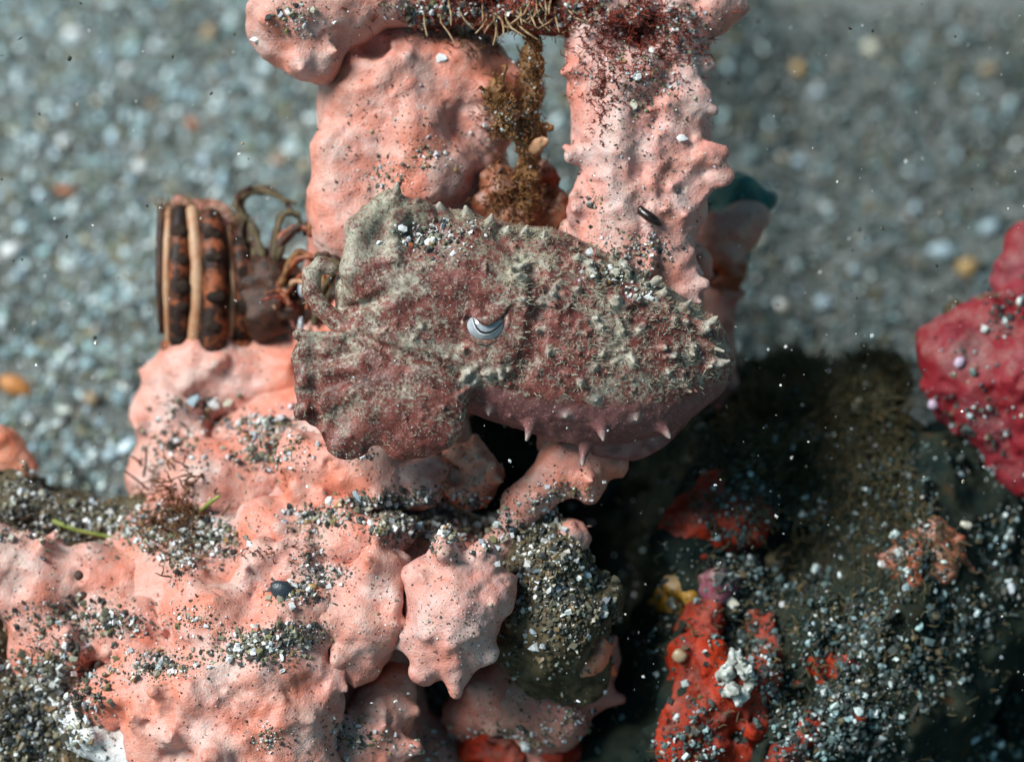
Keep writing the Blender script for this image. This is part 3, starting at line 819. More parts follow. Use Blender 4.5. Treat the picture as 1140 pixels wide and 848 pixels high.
    while k < 230:
        px, py = random.uniform(515, 800), random.uniform(240, 485)
        if ((px - 650) / 150) ** 2 + ((py - 380) / 110) ** 2 > 1.1 or py > 436 or (px - 541) ** 2 + (py - 350) ** 2 < 46 ** 2: continue
        z0 = front(px, py)
        k += 1
        if z0 is None: continue
        s = random.choice((.2, .25, .3, .35, .4, .5, .6, .8, 1.0))
        dx = (px - 640) / 140 * 8 * s + random.uniform(-4, 4); dy = (py - 370) / 110 * 10 * s + random.uniform(-4, 2)
        F.cone(P(px, py, z0 - .05), P(px + dx, py + dy, z0 + .12 * s), (.028 + .03 * s) * min(1, s + .35), .009, .05)
        if s > .65: tips.append(P(px + dx, py + dy, z0 + .11 * s))
    for _ in range(60):                                                     # small warts on head and arms
        px, py = random.uniform(325, 580), random.uniform(215, 510)
        z0 = front(px, py)
        if z0 is None: continue
        if (px - 541) ** 2 + (py - 350) ** 2 < 42 ** 2: continue
        s = random.uniform(.25, .6)
        F.cone(P(px, py, z0 - .03), P(px + random.uniform(-4, 4), py + random.uniform(-4, 4), z0 + .07 * s), .06 * s, .015, .05)
    F.rough(0.009, 7.0, 2, 2.0, .15)
    F.rough(0.005, 20.0, 2, 2.0, .1)
    v, f = F.mesh()
    # colouring of the skin
    tips = np.array(tips)
    td = np.full(len(v), 9.0)
    for q in tips: td = np.minimum(td, np.linalg.norm(v - q, axis=1))
    tip = np.clip(1 - td / .12, 0, 1)
    px = 570 + 100 * v[:, 0] * D / (D - v[:, 2]); py = 424 - 100 * v[:, 1] * D / (D - v[:, 2])
    edge = np.interp(px, [520, 560, 600, 650, 700, 750, 800], [425, 428, 438, 446, 447, 444, 420]) + 6 * vnoise(v * 6)
    belly = np.clip((py - edge) / 10, 0, 1) * (px > 522)
    back = np.clip((px - 515) / 40, 0, 1) * np.clip((450 - py) / 60, 0, 1)
    topg = np.clip(((345 - 0.0 * px) - py + (px - 600) * .35) / 70, 0, 1)
    def zone(cx, cy, rx, ry): return np.exp(-((px - cx) / rx) ** 2 - ((py - cy) / ry) ** 2)
    lap = (.07 * zone(400, 265, 40, 60) + .06 * zone(355, 320, 28, 45) + .05 * zone(460, 300, 26, 30) + .05 * zone(490, 395, 45, 26) + .04 * zone(345, 390, 30, 20) + .05 * zone(560, 300, 40, 24) + .04 * zone(690, 400, 30, 70) + .05 * zone(545, 400, 18, 24)
           - .07 * zone(460, 480, 55, 34) - .06 * zone(500, 320, 34, 30) - .06 * zone(610, 370, 40, 46) - .04 * zone(410, 420, 40, 26) - .05 * zone(745, 400, 26, 30) - .04 * zone(650, 410, 20, 25))
    lap = lap + .035 * fbm(v * 3.2 + 3, 3, .6)
    mant = np.clip((px - 560) / 30, 0, 1)
    return v, f, {'tip': ('FLOAT', tip), 'belly': ('FLOAT', belly), 'topg': ('FLOAT', topg), 'mant': ('FLOAT', mant), 'lap': ('FLOAT', lap)}

m, t, b = mat_new('cuttlefish_skin', 0.45, 0.35, 0.35, (1, .5, .35), 0.05)
co = pos(t)
def at(nm):
    a = t.nodes.new('ShaderNodeAttribute'); a.attribute_name = nm
    return a.outputs['Fac']
red = ramp(t, noise(t, co, 5.5, 5, 0.65), [(0.36, (0.058, 0.014, 0.011)), (0.5, (0.16, 0.038, 0.030)), (0.66, (0.27, 0.085, 0.070))])
pale = ramp(t, noise(t, co, 9, 5, 0.7, 4), [(0.35, (0.18, 0.14, 0.105)), (0.62, (0.44, 0.40, 0.32))])
olive = ramp(t, noise(t, co, 9, 5, 0.7, 6), [(0.35, (0.11, 0.095, 0.066)), (0.62, (0.37, 0.345, 0.255))])
pale = mixc(t, at('topg'), pale, olive)
patch = mth(t, 'ADD', mth(t, 'ADD', mth(t, 'MULTIPLY', noise(t, co, 2.3, 6, 0.65, 2), 0.38), mth(t, 'MULTIPLY', noise(t, co, 8.5, 3, 0.6, 31), 0.24)), mth(t, 'MULTIPLY', noise(t, co, 27, 3, 0.6, 7), 0.38))
pm = mth(t, 'ADD', mth(t, 'ADD', patch, mth(t, 'MULTIPLY', at('topg'), 0.03)), at('lap'))
pm = mth(t, 'SUBTRACT', pm, 0.004)
pm = mth(t, 'ADD', pm, mth(t, 'MULTIPLY', at('tip'), 0.16))
pmask = ramp(t, pm, [(0.475, (0, 0, 0)), (0.575, (1, 1, 1))])
c = mixc(t, pmask, red, pale)
# chromatophore dots and pale flecks
v1 = N(t, 'ShaderNodeTexVoronoi', Scale=26.0); t.links.new(co, v1.inputs['Vector'])
d1 = mth(t, 'LESS_THAN', v1.outputs['Distance'], 0.30)
c = mixc(t, mth(t, 'MULTIPLY', d1, 0.3), c, (0.045, 0.014, 0.010))
fl = ramp(t, noise(t, co, 46, 3, 0.7, 9), [(0.56, (0, 0, 0)), (0.66, (1, 1, 1))])
sel = ramp(t, noise(t, co, 5.0, 4, 0.6, 8), [(0.42, (.15, .15, .15)), (0.6, (1, 1, 1))])
c = mixc(t, mth(t, 'MULTIPLY', mth(t, 'MULTIPLY', fl, sel), 0.8), c, (0.52, 0.48, 0.41))
dk = ramp(t, noise(t, co, 38, 3, 0.7, 19), [(0.36, (1, 1, 1)), (0.44, (0, 0, 0))])
c = mixc(t, mth(t, 'MULTIPLY', dk, 0.7), c, (0.05, 0.014, 0.010))
# belly flank: plum skin with tiny dots
vb = N(t, 'ShaderNodeTexVoronoi', Scale=24.0); t.links.new(co, vb.inputs['Vector'])
bl = mixc(t, ramp(t, vb.outputs['Distance'], [(0.18, (1, 1, 1)), (0.34, (0, 0, 0))]), mixc(t, noise(t, co, 3, 4), (0.11, 0.035, 0.035), (0.25, 0.11, 0.105)), (0.30, 0.17, 0.17))
c = mixc(t, at('belly'), c, bl)
c = mixc(t, mth(t, 'MULTIPLY', at('tip'), 0.55), c, (0.50, 0.46, 0.42))
t.links.new(c, b.inputs['Base Color'])
n1 = bump(t, None, noise(t, co, 16, 4, 0.6), 0.22, 0.04)
bump(t, b, noise(t, co, 60, 3, 0.7), 0.25, 0.015, n1)
SKIN = m

cv, cf, ca = build_cuttlefish()
CF.add(cv, cf)
cut = thing('cuttlefish', P(560, 510, -.6), 'spiny maroon and cream mottled cuttlefish resting on the pink sponge', 'cuttlefish')
add_mesh('body', cv, cf, SKIN, cut, attrs=ca)

# fuzz of fine pale skin flaps
fz = []
while len(fz) < 1300:
    qx, qy = random.uniform(330, 800), random.uniform(215, 500)
    p, nn = CF.hit(qx, qy)
    if p is None or (qx - 541) ** 2 + (qy - 366) ** 2 < 34 ** 2 or (qy > 440 and qx > 515): continue
    dens = .10 + .15 * (qx > 470) + .75 * (qx > 560) * (qy < 430)
    if random.random() > dens * (.35 + 1.1 * max(0, float(vnoise(p * 3.0)) + .25)): continue
    l_ = random.uniform(.035, .10)
    d_ = nn * .8 + np.array([.5 if qx > 560 else -.3, .35, 0]) + RNG.normal(size=3) * .35
    d_ /= np.linalg.norm(d_)
    fz.append(tube(wander(p - d_ * .01, d_, 3, l_ / 3, .35), .0085, .0025, 3))
FUZZ = plain('skin_flap', (0.20, 0.165, 0.12), (0.42, 0.38, 0.30), 9, .5, .3, .1, .3)
v, f = merge(fz)
fo = add_mesh('papillae', v, f, FUZZ, cut); fo['kind'] = 'stuff'

# eye
ez = CF.hit(541, 366)[0][2]
def ellipsoid(c, r, nu=40, nv=24):
    u = np.linspace(0, 2 * math.pi, nu, endpoint=False); w = np.linspace(0, math.pi, nv)[1:-1]
    v = [np.array([0, 0, 1.0])] + [np.array([math.sin(b_) * math.cos(a), math.sin(b_) * math.sin(a), math.cos(b_)]) for b_ in w for a in u] + [np.array([0, 0, -1.0])]
    f = [[0, 1 + j, 1 + (j + 1) % nu] for j in range(nu)]
    for i in range(len(w) - 1):
        for j in range(nu):
            k = (j + 1) % nu
            f.append([1 + i * nu + j, 1 + (i + 1) * nu + j, 1 + (i + 1) * nu + k, 1 + i * nu + k])
    L = len(v) - 1; o_ = 1 + (len(w) - 1) * nu
    f += [[L, o_ + (j + 1) % nu, o_ + j] for j in range(nu)]
    return np.array(v) * np.array(r) + c, f
m, t, b = mat_new('eye_white', 0.12, 0.6, 0.3, (1, .8, .8), .04)
co = pos(t)
t.links.new(ramp(t, noise(t, co, 9, 4), [(0.35, (0.30, 0.31, 0.37)), (0.65, (0.44, 0.47, 0.48))]), b.inputs['Base Color'])
EYEW = m
ec = P(541, 363, ez - .075)
ev, ef = ellipsoid(ec, (.225, .175, .17))
eye = add_mesh('eye', ev, ef, EYEW, cut)
def on_eye(px, py, lift=0.0):
    x, y = (P(px, py, ez)[:2] - ec[:2]) / (.225, .175)
    z = math.sqrt(max(0, 1 - x * x - y * y)) * .17
    n_ = np.array([x / .225, y / .175, z / .029]); n_ /= np.linalg.norm(n_)
    return np.array([*P(px, py, ez)[:2], ec[2] + z]) + n_ * lift
pc = [(527, 355), (528.5, 360), (531, 365), (535, 369), (540, 370.5), (546, 369.5), (552, 366), (557, 361.5), (560, 358)]
pc2 = []
for a, b_ in zip(pc, pc[1:]):
    for s in np.linspace(0, 1, 4, endpoint=False): pc2.append((a[0] + (b_[0] - a[0]) * s, a[1] + (b_[1] - a[1]) * s))
nn_ = len(pc2)
wid = np.interp(np.arange(nn_), [0, nn_ * .3, nn_ * .6, nn_ - 1], [.005, .010, .011, .004])
v, f = cap_tube([on_eye(x, y, .004) for x, y in pc2], wid, None, 6)
add_mesh('pupil', v, f, SEED, eye)
v, f = cap_tube([on_eye(x - .6, y + 2.3, .002) for x, y in pc2], wid * .55, None, 6)
add_mesh('pupil_rim', v, f, plain('pearl_rim', (.8, .78, .78), (.85, .85, .85), 5, .3), eye)
# upper lid: a cap of skin over the top of the eyeball
lv, lf = [], []
lower = [(515, 357), (521, 352), (528, 353), (534, 360), (541, 363), (549, 361), (556, 356), (562, 350), (568, 343)]
lowr = np.array(lower, float)
for i in range(25):
    s = i / 24 * 8; k = min(int(s), 7); w_ = s - k
    q = lowr[k] * (1 - w_) + lowr[k + 1] * w_
    for j in range(7):
        h_ = j / 6
        y = q[1] - h_ * 24
        x = q[0] + (541 - q[0]) * .15 * h_
        base = on_eye(x, y)[2] if j < 5 else ez - .1
        lv.append(np.array([*P(x, y, ez)[:2], max(base, ez - .02) + .025 * math.sin(math.pi * min(1, .25 + h_ * .75)) + .018]))
lf = [[i * 7 + j, (i + 1) * 7 + j, (i + 1) * 7 + j + 1, i * 7 + j + 1] for i in range(24) for j in range(6)]
lid = add_mesh('eyelid', lv, lf, SKIN, cut)
lo_ = [(515, 354), (516, 364), (521, 373), (530, 379), (541, 381.5), (552, 378), (561, 370), (566, 358), (568, 346)]
v, f = cap_tube([P(x, y, ez - .03 + .01 * math.sin(i * 2.1)) for i, (x, y) in enumerate(lo_)], np.array([.03, .04, .045, .04, .045, .05, .05, .05, .04]), None, 10)
add_mesh('lower_eyelid', v, f, SKIN, cut)
sm_ = lid.modifiers.new('thick', 'SOLIDIFY'); sm_.thickness = .04; sm_.offset = -1

# fin: rippled translucent skirt along the flank
m, t, b = mat_new('fin_membrane', 0.3, 0.5, 0.5, (1, .4, .4), .08)
co = pos(t)
t.links.new(ramp(t, noise(t, co, 7, 4), [(0.35, (0.20, 0.07, 0.07)), (0.65, (0.40, 0.19, 0.19))]), b.inputs['Base Color'])
b.inputs['Alpha'].default_value = 0.75
FINM = m
top = [(535, 445), (580, 462), (630, 476), (680, 478), (725, 468), (760, 450), (795, 420)]
bot = [(540, 452), (585, 478), (635, 497), (690, 515), (728, 507), (762, 475), (800, 425)]
T_ = np.array(top, float); B_ = np.array(bot, float)
fv = []
nu = 60
def smooth_rows(A):
    s_ = np.linspace(0, 6, nu); out = np.stack([np.interp(s_, np.arange(7), A[:, c_]) for c_ in (0, 1)], 1)
    pad = np.vstack([np.repeat(out[:1], 5, 0), out, np.repeat(out[-1:], 5, 0)])
    return np.stack([np.convolve(pad[:, c_], np.ones(11) / 11, 'valid') for c_ in (0, 1)], 1)
TS_, BS_ = smooth_rows(T_), smooth_rows(B_)
for i in range(nu):
    a, q = TS_[i], BS_[i]
    for j in range(6):
        h_ = j / 5
        x, y = a + (q - a) * h_
        fv.append(P(x, y, -.30 - .18 * h_ + .05 * h_ * math.sin(i * .5)))
ff = [[i * 6 + j, i * 6 + j + 1, (i + 1) * 6 + j + 1, (i + 1) * 6 + j] for i in range(nu - 1) for j in range(5)]
fin = add_mesh('fin', fv, ff, FINM, cut)
sm_ = fin.modifiers.new('thick', 'SOLIDIFY'); sm_.thickness = .035; sm_.offset = 0

# ------------------------------------------------------------------ striped barnacle and feather star
tz = -2.6
ts = thing('striped_barnacle', P(222, 410, tz), 'barrel shaped barnacle with rust red and cream upright stripes, on the pink shoulder', 'barnacle')
ribs = [(179, 'd', 5), (187, 'p', 5), (200, 'r', 13), (217, 'p', 9), (237, 'r', 17), (256, 'p', 5), (268, 'r', 13), (279, 'p', 5)]
for x, kd, r in ribs:
    xc = (x - 228) / 64
    zz = tz + .55 * math.sqrt(max(0, 1 - min(1, xc * xc)))
    ytop = 232 + 30 * max(0, (x - 215) / 60) + random.uniform(-3, 3)
    ybot = 402 - 55 * abs(xc) ** 2
    pts = []
    for s in np.linspace(0, 1, 9):
        y = ytop + (ybot - ytop) * s
        pts.append(P(x + (8 * math.sin(math.pi * s) - 4) * (1 if x > 210 else -.3) * .8, y, zz + .18 * math.sin(math.pi * s)))
    v, f = cap_tube(pts, np.array([r * .8] + [r * random.uniform(.82, 1.1) for _ in range(7)] + [r * .8]) / 100, None, 10)
    rb = add_mesh('rib', v, f, {'p': RIBPALE, 'r': RIBDARK, 'd': DKBROWN}[kd], ts)
    if kd == 'r':
        n_ = 5
        for q in range(n_):
            y = ytop + (ybot - ytop) * (.12 + .8 * q / (n_ - 1)) + random.uniform(-7, 7)
            pp = P(x + (8 * math.sin(math.pi * (y - ytop) / (ybot - ytop)) - 4) * .8, y, zz + .18 * math.sin(math.pi * (y - ytop) / (ybot - ytop)) + r / 100 * .85)
            v, f = ellipsoid(pp, (r / 100 * random.uniform(.5, .75), random.uniform(.06, .10), r / 100 * .22), 12, 8)
            v = v + (.016 * fbm(v * 9, 2))[:, None]
            add_mesh('spot', v, f, SPOT, rb)
v, f = blob([('b', 205, 398, tz + .45, 12), ('b', 225, 408, tz + .5, 13), ('b', 250, 396, tz + .5, 15), ('b', 268, 380, tz + .4, 13), ('b', 188, 388, tz + .3, 10)], .03, .1, ((0.09, 5, 3, 1.0),))
add_mesh('foot', v, f, RIBRED, ts)
# inner barrel and open rim
v, f = blob([('c', (228, 262, tz - .1, 46), (228, 390, tz - .1, 46)), ('-b', 225, 232, tz + .1, 34, (1.1, .7, 1))], .04, .1, ((0.03, 4, 2, 1.0),))
add_mesh('barrel', v, f, RIBRED, ts)
v, f = blob([('c', (192, 252, tz + .4, 9), (215, 262, tz + .5, 9)), ('c', (215, 262, tz + .5, 9), (255, 245, tz + .4, 9)), ('c', (185, 240, tz, 9), (200, 228, tz - .2, 9)), ('c', (200, 228, tz - .2, 9), (250, 236, tz - .1, 9))], .03, .06, ((0.03, 5, 3, 1.0),))
add_mesh('rim', v, f, PINKISH, ts)

FZ = .55
fr_ = []
for q in range(130):
    x = random.uniform(178, 280)
    p0 = P(x, 236 + 22 * max(0, (x - 215) / 60) + random.uniform(-8, 10), tz + random.uniform(.0, .5))
    fr_.append(tube(wander(p0, np.array([random.uniform(-.5, .5), 1, .3]), 4, random.uniform(.03, .07), .35), .012, .005, 3))
v, f = merge(fr_)
o = add_mesh('fringe', v, f, POLYP, ts); o['kind'] = 'stuff'
tf = thing('feather_star', P(310, 360, -1.7), 'dark brown feather star with curled banded arms, between the barnacle and the cuttlefish', 'feather star')
v, f = blob([('b', 300, 315, -2.0, 34), ('b', 322, 335, -1.9, 32), ('b', 290, 295, -2.3, 26), ('b', 345, 350, -1.9, 26), ('b', 298, 352, -1.9, 26)], .035, .12, ((0.1, 4, 3, 1.0),))
add_mesh('disc', v, f, DKBROWN, tf)
def arm(pts, r0, r1, mat, beads=0):
    pp = [P(q[0], q[1], q[2] + FZ * .6) for q in pts]
    fine = []
    for i in range(len(pp) - 1):
        p0, p1, p2, p3 = pp[max(i - 1, 0)], pp[i], pp[i + 1], pp[min(i + 2, len(pp) - 1)]
        for s in np.linspace(0, 1, 6, endpoint=False):
            fine.append(.5 * ((2 * p1) + (-p0 + p2) * s + (2 * p0 - 5 * p1 + 4 * p2 - p3) * s * s + (-p0 + 3 * p1 - 3 * p2 + p3) * s ** 3))
    fine.append(pp[-1])
    n_ = len(fine)
    rr = np.linspace(r0, r1, n_) * (1 + beads * np.sin(np.arange(n_) * 2.2))
    return cap_tube(fine, rr, None, 8)
arms = [([(300, 320, -2.2), (285, 260, -2.4), (262, 228, -2.6), (290, 214, -2.7), (320, 225, -2.6)], .10, .05, SILT), ([(300, 310, -2.1), (320, 265, -2.2), (345, 250, -2.2), (362, 268, -2.0)], .09, .05, SILT),
        ([(310, 320, -2.0), (330, 290, -1.9), (355, 288, -1.8), (368, 310, -1.8), (360, 330, -1.8)], .08, .05, RIBRED), ([(305, 345, -2.0), (325, 315, -1.9), (342, 318, -1.8), (345, 335, -1.8)], .07, .04, RIBPALE),
        ([(300, 300, -2.1), (310, 245, -2.4), (330, 240, -2.4), (340, 262, -2.3)], .08, .04, DKBROWN), ([(350, 360, -1.8), (358, 325, -1.7), (374, 300, -1.6), (378, 275, -1.6)], .08, .05, SILT),
        ([(280, 300, -2.3), (268, 262, -2.4), (275, 240, -2.5)], .11, .06, DKBROWN), ([(330, 345, -1.9), (310, 330, -1.8), (292, 335, -1.8)], .07, .04, REDALGA), ([(345, 262, -1.5), (352, 240, -1.4), (346, 230, -1.4)], .07, .04, RIBRED), ([(372, 330, -1.3), (380, 300, -1.3), (366, 282, -1.3), (352, 290, -1.3)], .10, .07, DKBROWN)]
base_arms = list(arms)
for q in range(12):
    pts, r0, r1, mt = base_arms[q % len(base_arms)]
    jit = [(x + random.uniform(-9, 9), y + random.uniform(-9, 9), z + random.uniform(-.1, .15)) for x, y, z in pts]
    arms.append((jit, r0, r1, random.choice((SILT, SILT, DKBROWN, BROWN, RIBRED))))
for pts, r0, r1, mt in arms:
    v, f = arm(pts, r0 * .55, r1 * .5, mt, .30)
    add_mesh('arm', v, f, mt, tf)
v, f = ellipsoid(P(337, 322, -1.55), (.055, .10, .05), 14, 9)
add_mesh('white_tip', v, f, EYEW, tf)
v, f = ellipsoid(P(335, 362, -1.5), (.035, .10, .04), 14, 9)
add_mesh('white_tip', v, f, EYEW, tf)

# ------------------------------------------------------------------ hydroid stems and algae at the top
th = thing('hydroid', P(592, 245, -.9), 'brown encrusted hydroid stem hanging in the gap between the two pink columns', 'hydroid')
v, f = blob([('c', (590, 20, -.9, 11), (592, 110, -.8, 9)), ('c', (592, 110, -.8, 10), (590, 165, -.9, 12)), ('c', (590, 165, -.9, 10), (583, 250, -1.0, 13)), ('c', (592, 150, -.85, 8), (612, 140, -.8, 6)), ('b', 592, 75, -.8, 12)], .02, .05, ((0.06, 7, 3, 1.0), (.02, 18, 2, 2.0)))
add_mesh('stem', v, f, BROWN, th); SP.add(v, f)
v, f = blob([('c', (592, 168, -.78, 9), (604, 158, -.6, 6)), ('-b', 605, 157, -.53, 4)], .012, .04, ((0.02, 9, 2, 1.0),))
add_mesh('tube_mouth', v, f, RIBPALE, th)
v, f = blob([('c', (550, 95, -.6, 6), (565, 140, -.65, 12)), ('c', (565, 140, -.65, 12), (590, 165, -.8, 10)), ('c', (560, 105, -.6, 4), (562, 75, -.55, 3)), ('c', (555, 120, -.6, 5), (535, 98, -.5, 3)), ('c', (565, 140, -.6, 5), (570, 112, -.45, 3))], .018, .05, ((0.06, 8, 3, 1.0), (.02, 18, 2, 2.0)))
add_mesh('bushy_branch', v, f, BROWN, th); SP.add(v, f)
v, f = blob([('b', 560, 215, -1.1, 28), ('b', 545, 222, -1.05, 18), ('b', 600, 200, -1.4, 22), ('b', 610, 235, -1.3, 25), ('b', 575, 240, -1.1, 26)], .03, .12, ((0.08, 5, 3, 1.0),))
add_mesh('rusty_holdfast', v, f, RUST, th); SP.add(v, f)

v, f = blob([('c', (440, 2, -.9, 12), (520, 15, -.85, 16)), ('c', (520, 15, -.85, 16), (640, 18, -.85, 18)), ('c', (640, 18, -.85, 18), (740, 20, -.8, 14)), ('c', (480, -20, -1, 30), (760, -20, -1, 34)), ('b', 480, 20, -1.0, 16), ('b', 660, 35, -.9, 16)], .03, .1, ((0.14, 4, 4, 1.0),))
mat_alg = add_mesh('algal_mat', v, f, REDALGA)
props(mat_alg, 'rusty red algal mat draped across the tops of the pink columns', 'algae')
SP.add(v, f)
parts = []
SEL = Surf(); SEL.add(v, f)
def tuft(center, n, L, r, spread, down=0.0, jit=.35, steps=5):
    out = []
    for _ in range(n):
        p, nn = SP.hit(center[0] + RNG.normal() * center[2] * .5, center[1] + RNG.normal() * center[3] * .5)
        if p is None: continue
        d = nn + RNG.normal(size=3) * spread + np.array([0, -down, .2])
        d /= np.linalg.norm(d)
        l = L * RNG.uniform(.5, 1.3)
        w_ = wander(p - d * .02, d, steps, l / steps, jit)
        out.append(tube(w_, r, r * .45, 4))
        if RNG.random() < .7:
            k = RNG.integers(1, steps)
            d2 = d + RNG.normal(size=3) * .8; d2 /= np.linalg.norm(d2)
            out.append(tube(wander(w_[k], d2, 3, l / steps * .8, jit), r * .8, r * .4, 4))
    return out
parts = tuft((700, 30, 70, 40), 420, .17, .009, .6) + tuft((560, 18, 130, 26), 380, .13, .009, .6, .3) + tuft((690, 85, 60, 36), 130, .12, .009, .6) + tuft((672, 118, 14, 50), 60, .12, .009, .6) + tuft((745, 45, 60, 30), 140, .15, .009, .6)
v, f = merge(parts)
o = add_mesh('red_filaments', v, f, REDALGA); props(o, 'fine branching red algal filaments over the column tops', None, None, 'stuff')
parts = tuft((590, 110, 16, 90), 360, .11, .009, .7) + tuft((560, 125, 26, 40), 280, .12, .009, .7) + tuft((580, 215, 40, 34), 300, .12, .009, .7) + tuft((545, 45, 60, 20), 160, .12, .009, .7, .5) + tuft((610, 60, 16, 40), 60, .14, .008, .7)
v, f = merge(parts)
o = add_mesh('hydroid_fuzz', v, f, BROWN); props(o, 'rusty brown feathery fuzz on the hydroid stem and holdfast', None, None, 'stuff')
# pale polyps hanging from the mat
tp = thing('hydroid_colony', P(545, 30, -.7), 'cluster of pale straw coloured polyps hanging under the red algal mat', 'hydroid')
cl = [(553, 22, 13), (481, 24, 2), (503, 10, 2), (604, 4, 10), (588, 10, 5), (612, 14, 3)]
for cx, cy, n_ in cl:
    for _ in range(n_):
        cy0 = cy; x = cx + RNG.normal() * 9; z0 = -.62 + RNG.normal() * .06
        L = RNG.uniform(9, 25)
        x1 = x + RNG.normal() * 7 + (x - cx) * .8
        cy_ = cy0 + RNG.normal() * 5
        pts = [P(x, cy_ - 8, z0 - .1), P(x, cy_, z0), P((x + x1) / 2 + RNG.normal() * 2, cy_ + L * .5, z0 + .1), P(x1 + RNG.normal() * 3, cy_ + L, z0 + .12)]
        v, f = cap_tube(pts, np.array([.008, .011, .013, .008]), None, 6)
        add_mesh('polyp', v, f, POLYP, tp)
# brown tuft and green blade on the mound
parts = tuft((195, 575, 40, 50), 170, .26, .013, .5) + tuft((270, 610, 60, 20), 30, .12, .01, .6)
v, f = merge(parts)
o = add_mesh('brown_alga_tuft', v, f, BROWNALGA); props(o, 'brown branching alga tuft on the silty dip of the pink mound', None, None, 'stuff')
for a, b_, lab in (((165, 545), (139, 524), 'bristle with a pale tip leaning out from the brown tuft'), ((160, 530), (163, 498), 'upright brown bristle standing above the brown tuft'), ((158, 517), (147, 508), 'short brown bristle crossing the upright one')):
    p, nn = SP.hit(*a); z = -1.6 if p is None else p[2] + .1
    v, f = cap_tube([P(*a, z), P((a[0] + b_[0]) / 2 + 1, (a[1] + b_[1]) / 2, z + .1), P(*b_, z + .15)], .016, .011, 6)
    o = add_mesh('bristle', v, f, DKBROWN); props(o, lab, 'alga')
p, nn = SP.hit(228, 570)
v, f = cap_tube([P(224, 568, p[2]), P(234, 559, p[2] + .2), P(244, 552, p[2] + .25)], np.array([.02, .032, .02]), None, 6)
o = add_mesh('seagrass_blade', v, f, GREEN); props(o, 'short yellow green blade sticking up beside the brown tuft', 'seaweed')
p, nn = SP.hit(70, 590)
if p is not None:
    v, f = cap_tube([P(60, 580, p[2] + .1), P(85, 590, p[2] + .15), P(120, 597, p[2] + .1), P(150, 600, p[2] + .1)], .035, .02, 6)
    o = add_mesh('seagrass_blade', v, f, GREEN); props(o, 'long olive green strand lying along the silty bank', 'seaweed')
# turf on rock
def rock_tuft(specs):
    out = []
    for (px, py, rx, ry, n, L) in specs:
        for _ in range(n):
            qx, qy = px + RNG.normal() * rx * .5, py + RNG.normal() * ry * .5
            p, nn = RK.hit(qx, qy)
            if p is None or qx > 1012 - (qy < 400) * 10 + max(0, qy - 540): continue
            d = nn + RNG.normal(size=3) * .6 + np.array([0, .3, 0]); d /= np.linalg.norm(d)
            l = L * RNG.uniform(.5, 1.4)
            out.append(tube(wander(p - d * .02, d, 4, l / 4, .4), .011, .005, 3))
    return out
v, f = merge(rock_tuft([(920, 425, 110, 60, 2600, .24), (890, 410, 90, 40, 900, .26), (940, 470, 100, 60, 1200, .20), (860, 460, 60, 60, 900, .22), (900, 520, 120, 80, 1500, .20), (1000, 560, 140, 80, 900, .18), (930, 680, 200, 150, 900, .15)]))
o = add_mesh('turf_algae', v, f, OLIVE); props(o, 'dark olive turf of short threads over the gritty rock', None, None, 'stuff')

# ------------------------------------------------------------------ loose grit
sg = [(560, 590, 1, 1, 0, .01, .03),
      (500, 578, 75, 30, 900, .014, .055), (440, 580, 40, 22, 260, .014, .05), (470, 560, 60, 14, 220, .014, .045), (288, 718, 46, 20, 420, .014, .05), (335, 705, 30, 14, 120, .012, .04), (330, 660, 36, 16, 140, .014, .05),
      (300, 500, 46, 26, 260, .014, .045), (290, 475, 50, 16, 120, .016, .05), (225, 600, 44, 26, 420, .014, .05), (200, 625, 22, 24, 130, .014, .05), (180, 590, 60, 26, 420, .014, .05), (80, 580, 110, 26, 650, .014, .05), (30, 550, 50, 30, 260, .016, .055),
      (355, 575, 40, 14, 170, .014, .045), (345, 612, 20, 30, 90, .012, .045), (420, 560, 50, 10, 160, .014, .05), (365, 640, 26, 14, 90, .012, .04), (180, 740, 46, 16, 220, .014, .055), (120, 690, 50, 20, 240, .014, .05), (60, 690, 60, 26, 150, .012, .045),
      (60, 760, 60, 50, 900, .014, .06), (30, 820, 70, 60, 800, .016, .06), (210, 690, 30, 18, 90, .012, .04), (395, 505, 22, 14, 34, .012, .04), (300, 820, 24, 14, 60, .012, .03), (390, 820, 36, 26, 110, .014, .045), (460, 690, 60, 40, 34, .008, .02),
      (505, 690, 60, 50, 60, .008, .022), (190, 500, 36, 30, 110, .016, .05), (260, 470, 60, 16, 80, .016, .06), (210, 450, 40, 10, 60, .02, .06), (330, 20, 26, 18, 60, .016, .05), (470, 20, 30, 20, 120, .014, .05), (520, 10, 80, 14, 200, .014, .045), (640, 14, 110, 22, 320, .012, .04), (720, 60, 70, 40, 120, .010, .035),
      (440, 170, 90, 90, 80, .008, .028), (475, 175, 36, 20, 70, .010, .035), (430, 200, 26, 18, 60, .010, .04), (560, 140, 30, 36, 120, .010, .035), (590, 100, 16, 80, 140, .008, .025),
      (710, 180, 100, 160, 240, .006, .024), (680, 285, 40, 26, 100, .010, .035), (725, 275, 30, 16, 90, .010, .035), (720, 90, 60, 50, 160, .010, .035), (745, 30, 50, 26, 140, .012, .04), (655, 225, 20, 10, 20, .012, .03),
      (530, 500, 60, 40, 60, .010, .03), (630, 555, 30, 20, 130, .012, .035), (600, 560, 16, 16, 40, .01, .03), (560, 820, 60, 18, 150, .014, .05), (640, 800, 50, 20, 80, .014, .045), (480, 830, 40, 20, 60, .014, .04), (560, 770, 80, 50, 60, .01, .03)]
p1, s1 = scatter(SP, sg)
p1f, s1f = scatter(SP, [(a, b_, c_ * 1.15, d_ * 1.2, n_ * 1.9, .006, .017) for a, b_, c_, d_, n_, _, _ in sg])
p1, s1 = np.concatenate([p1, p1f]), np.concatenate([s1, s1f])
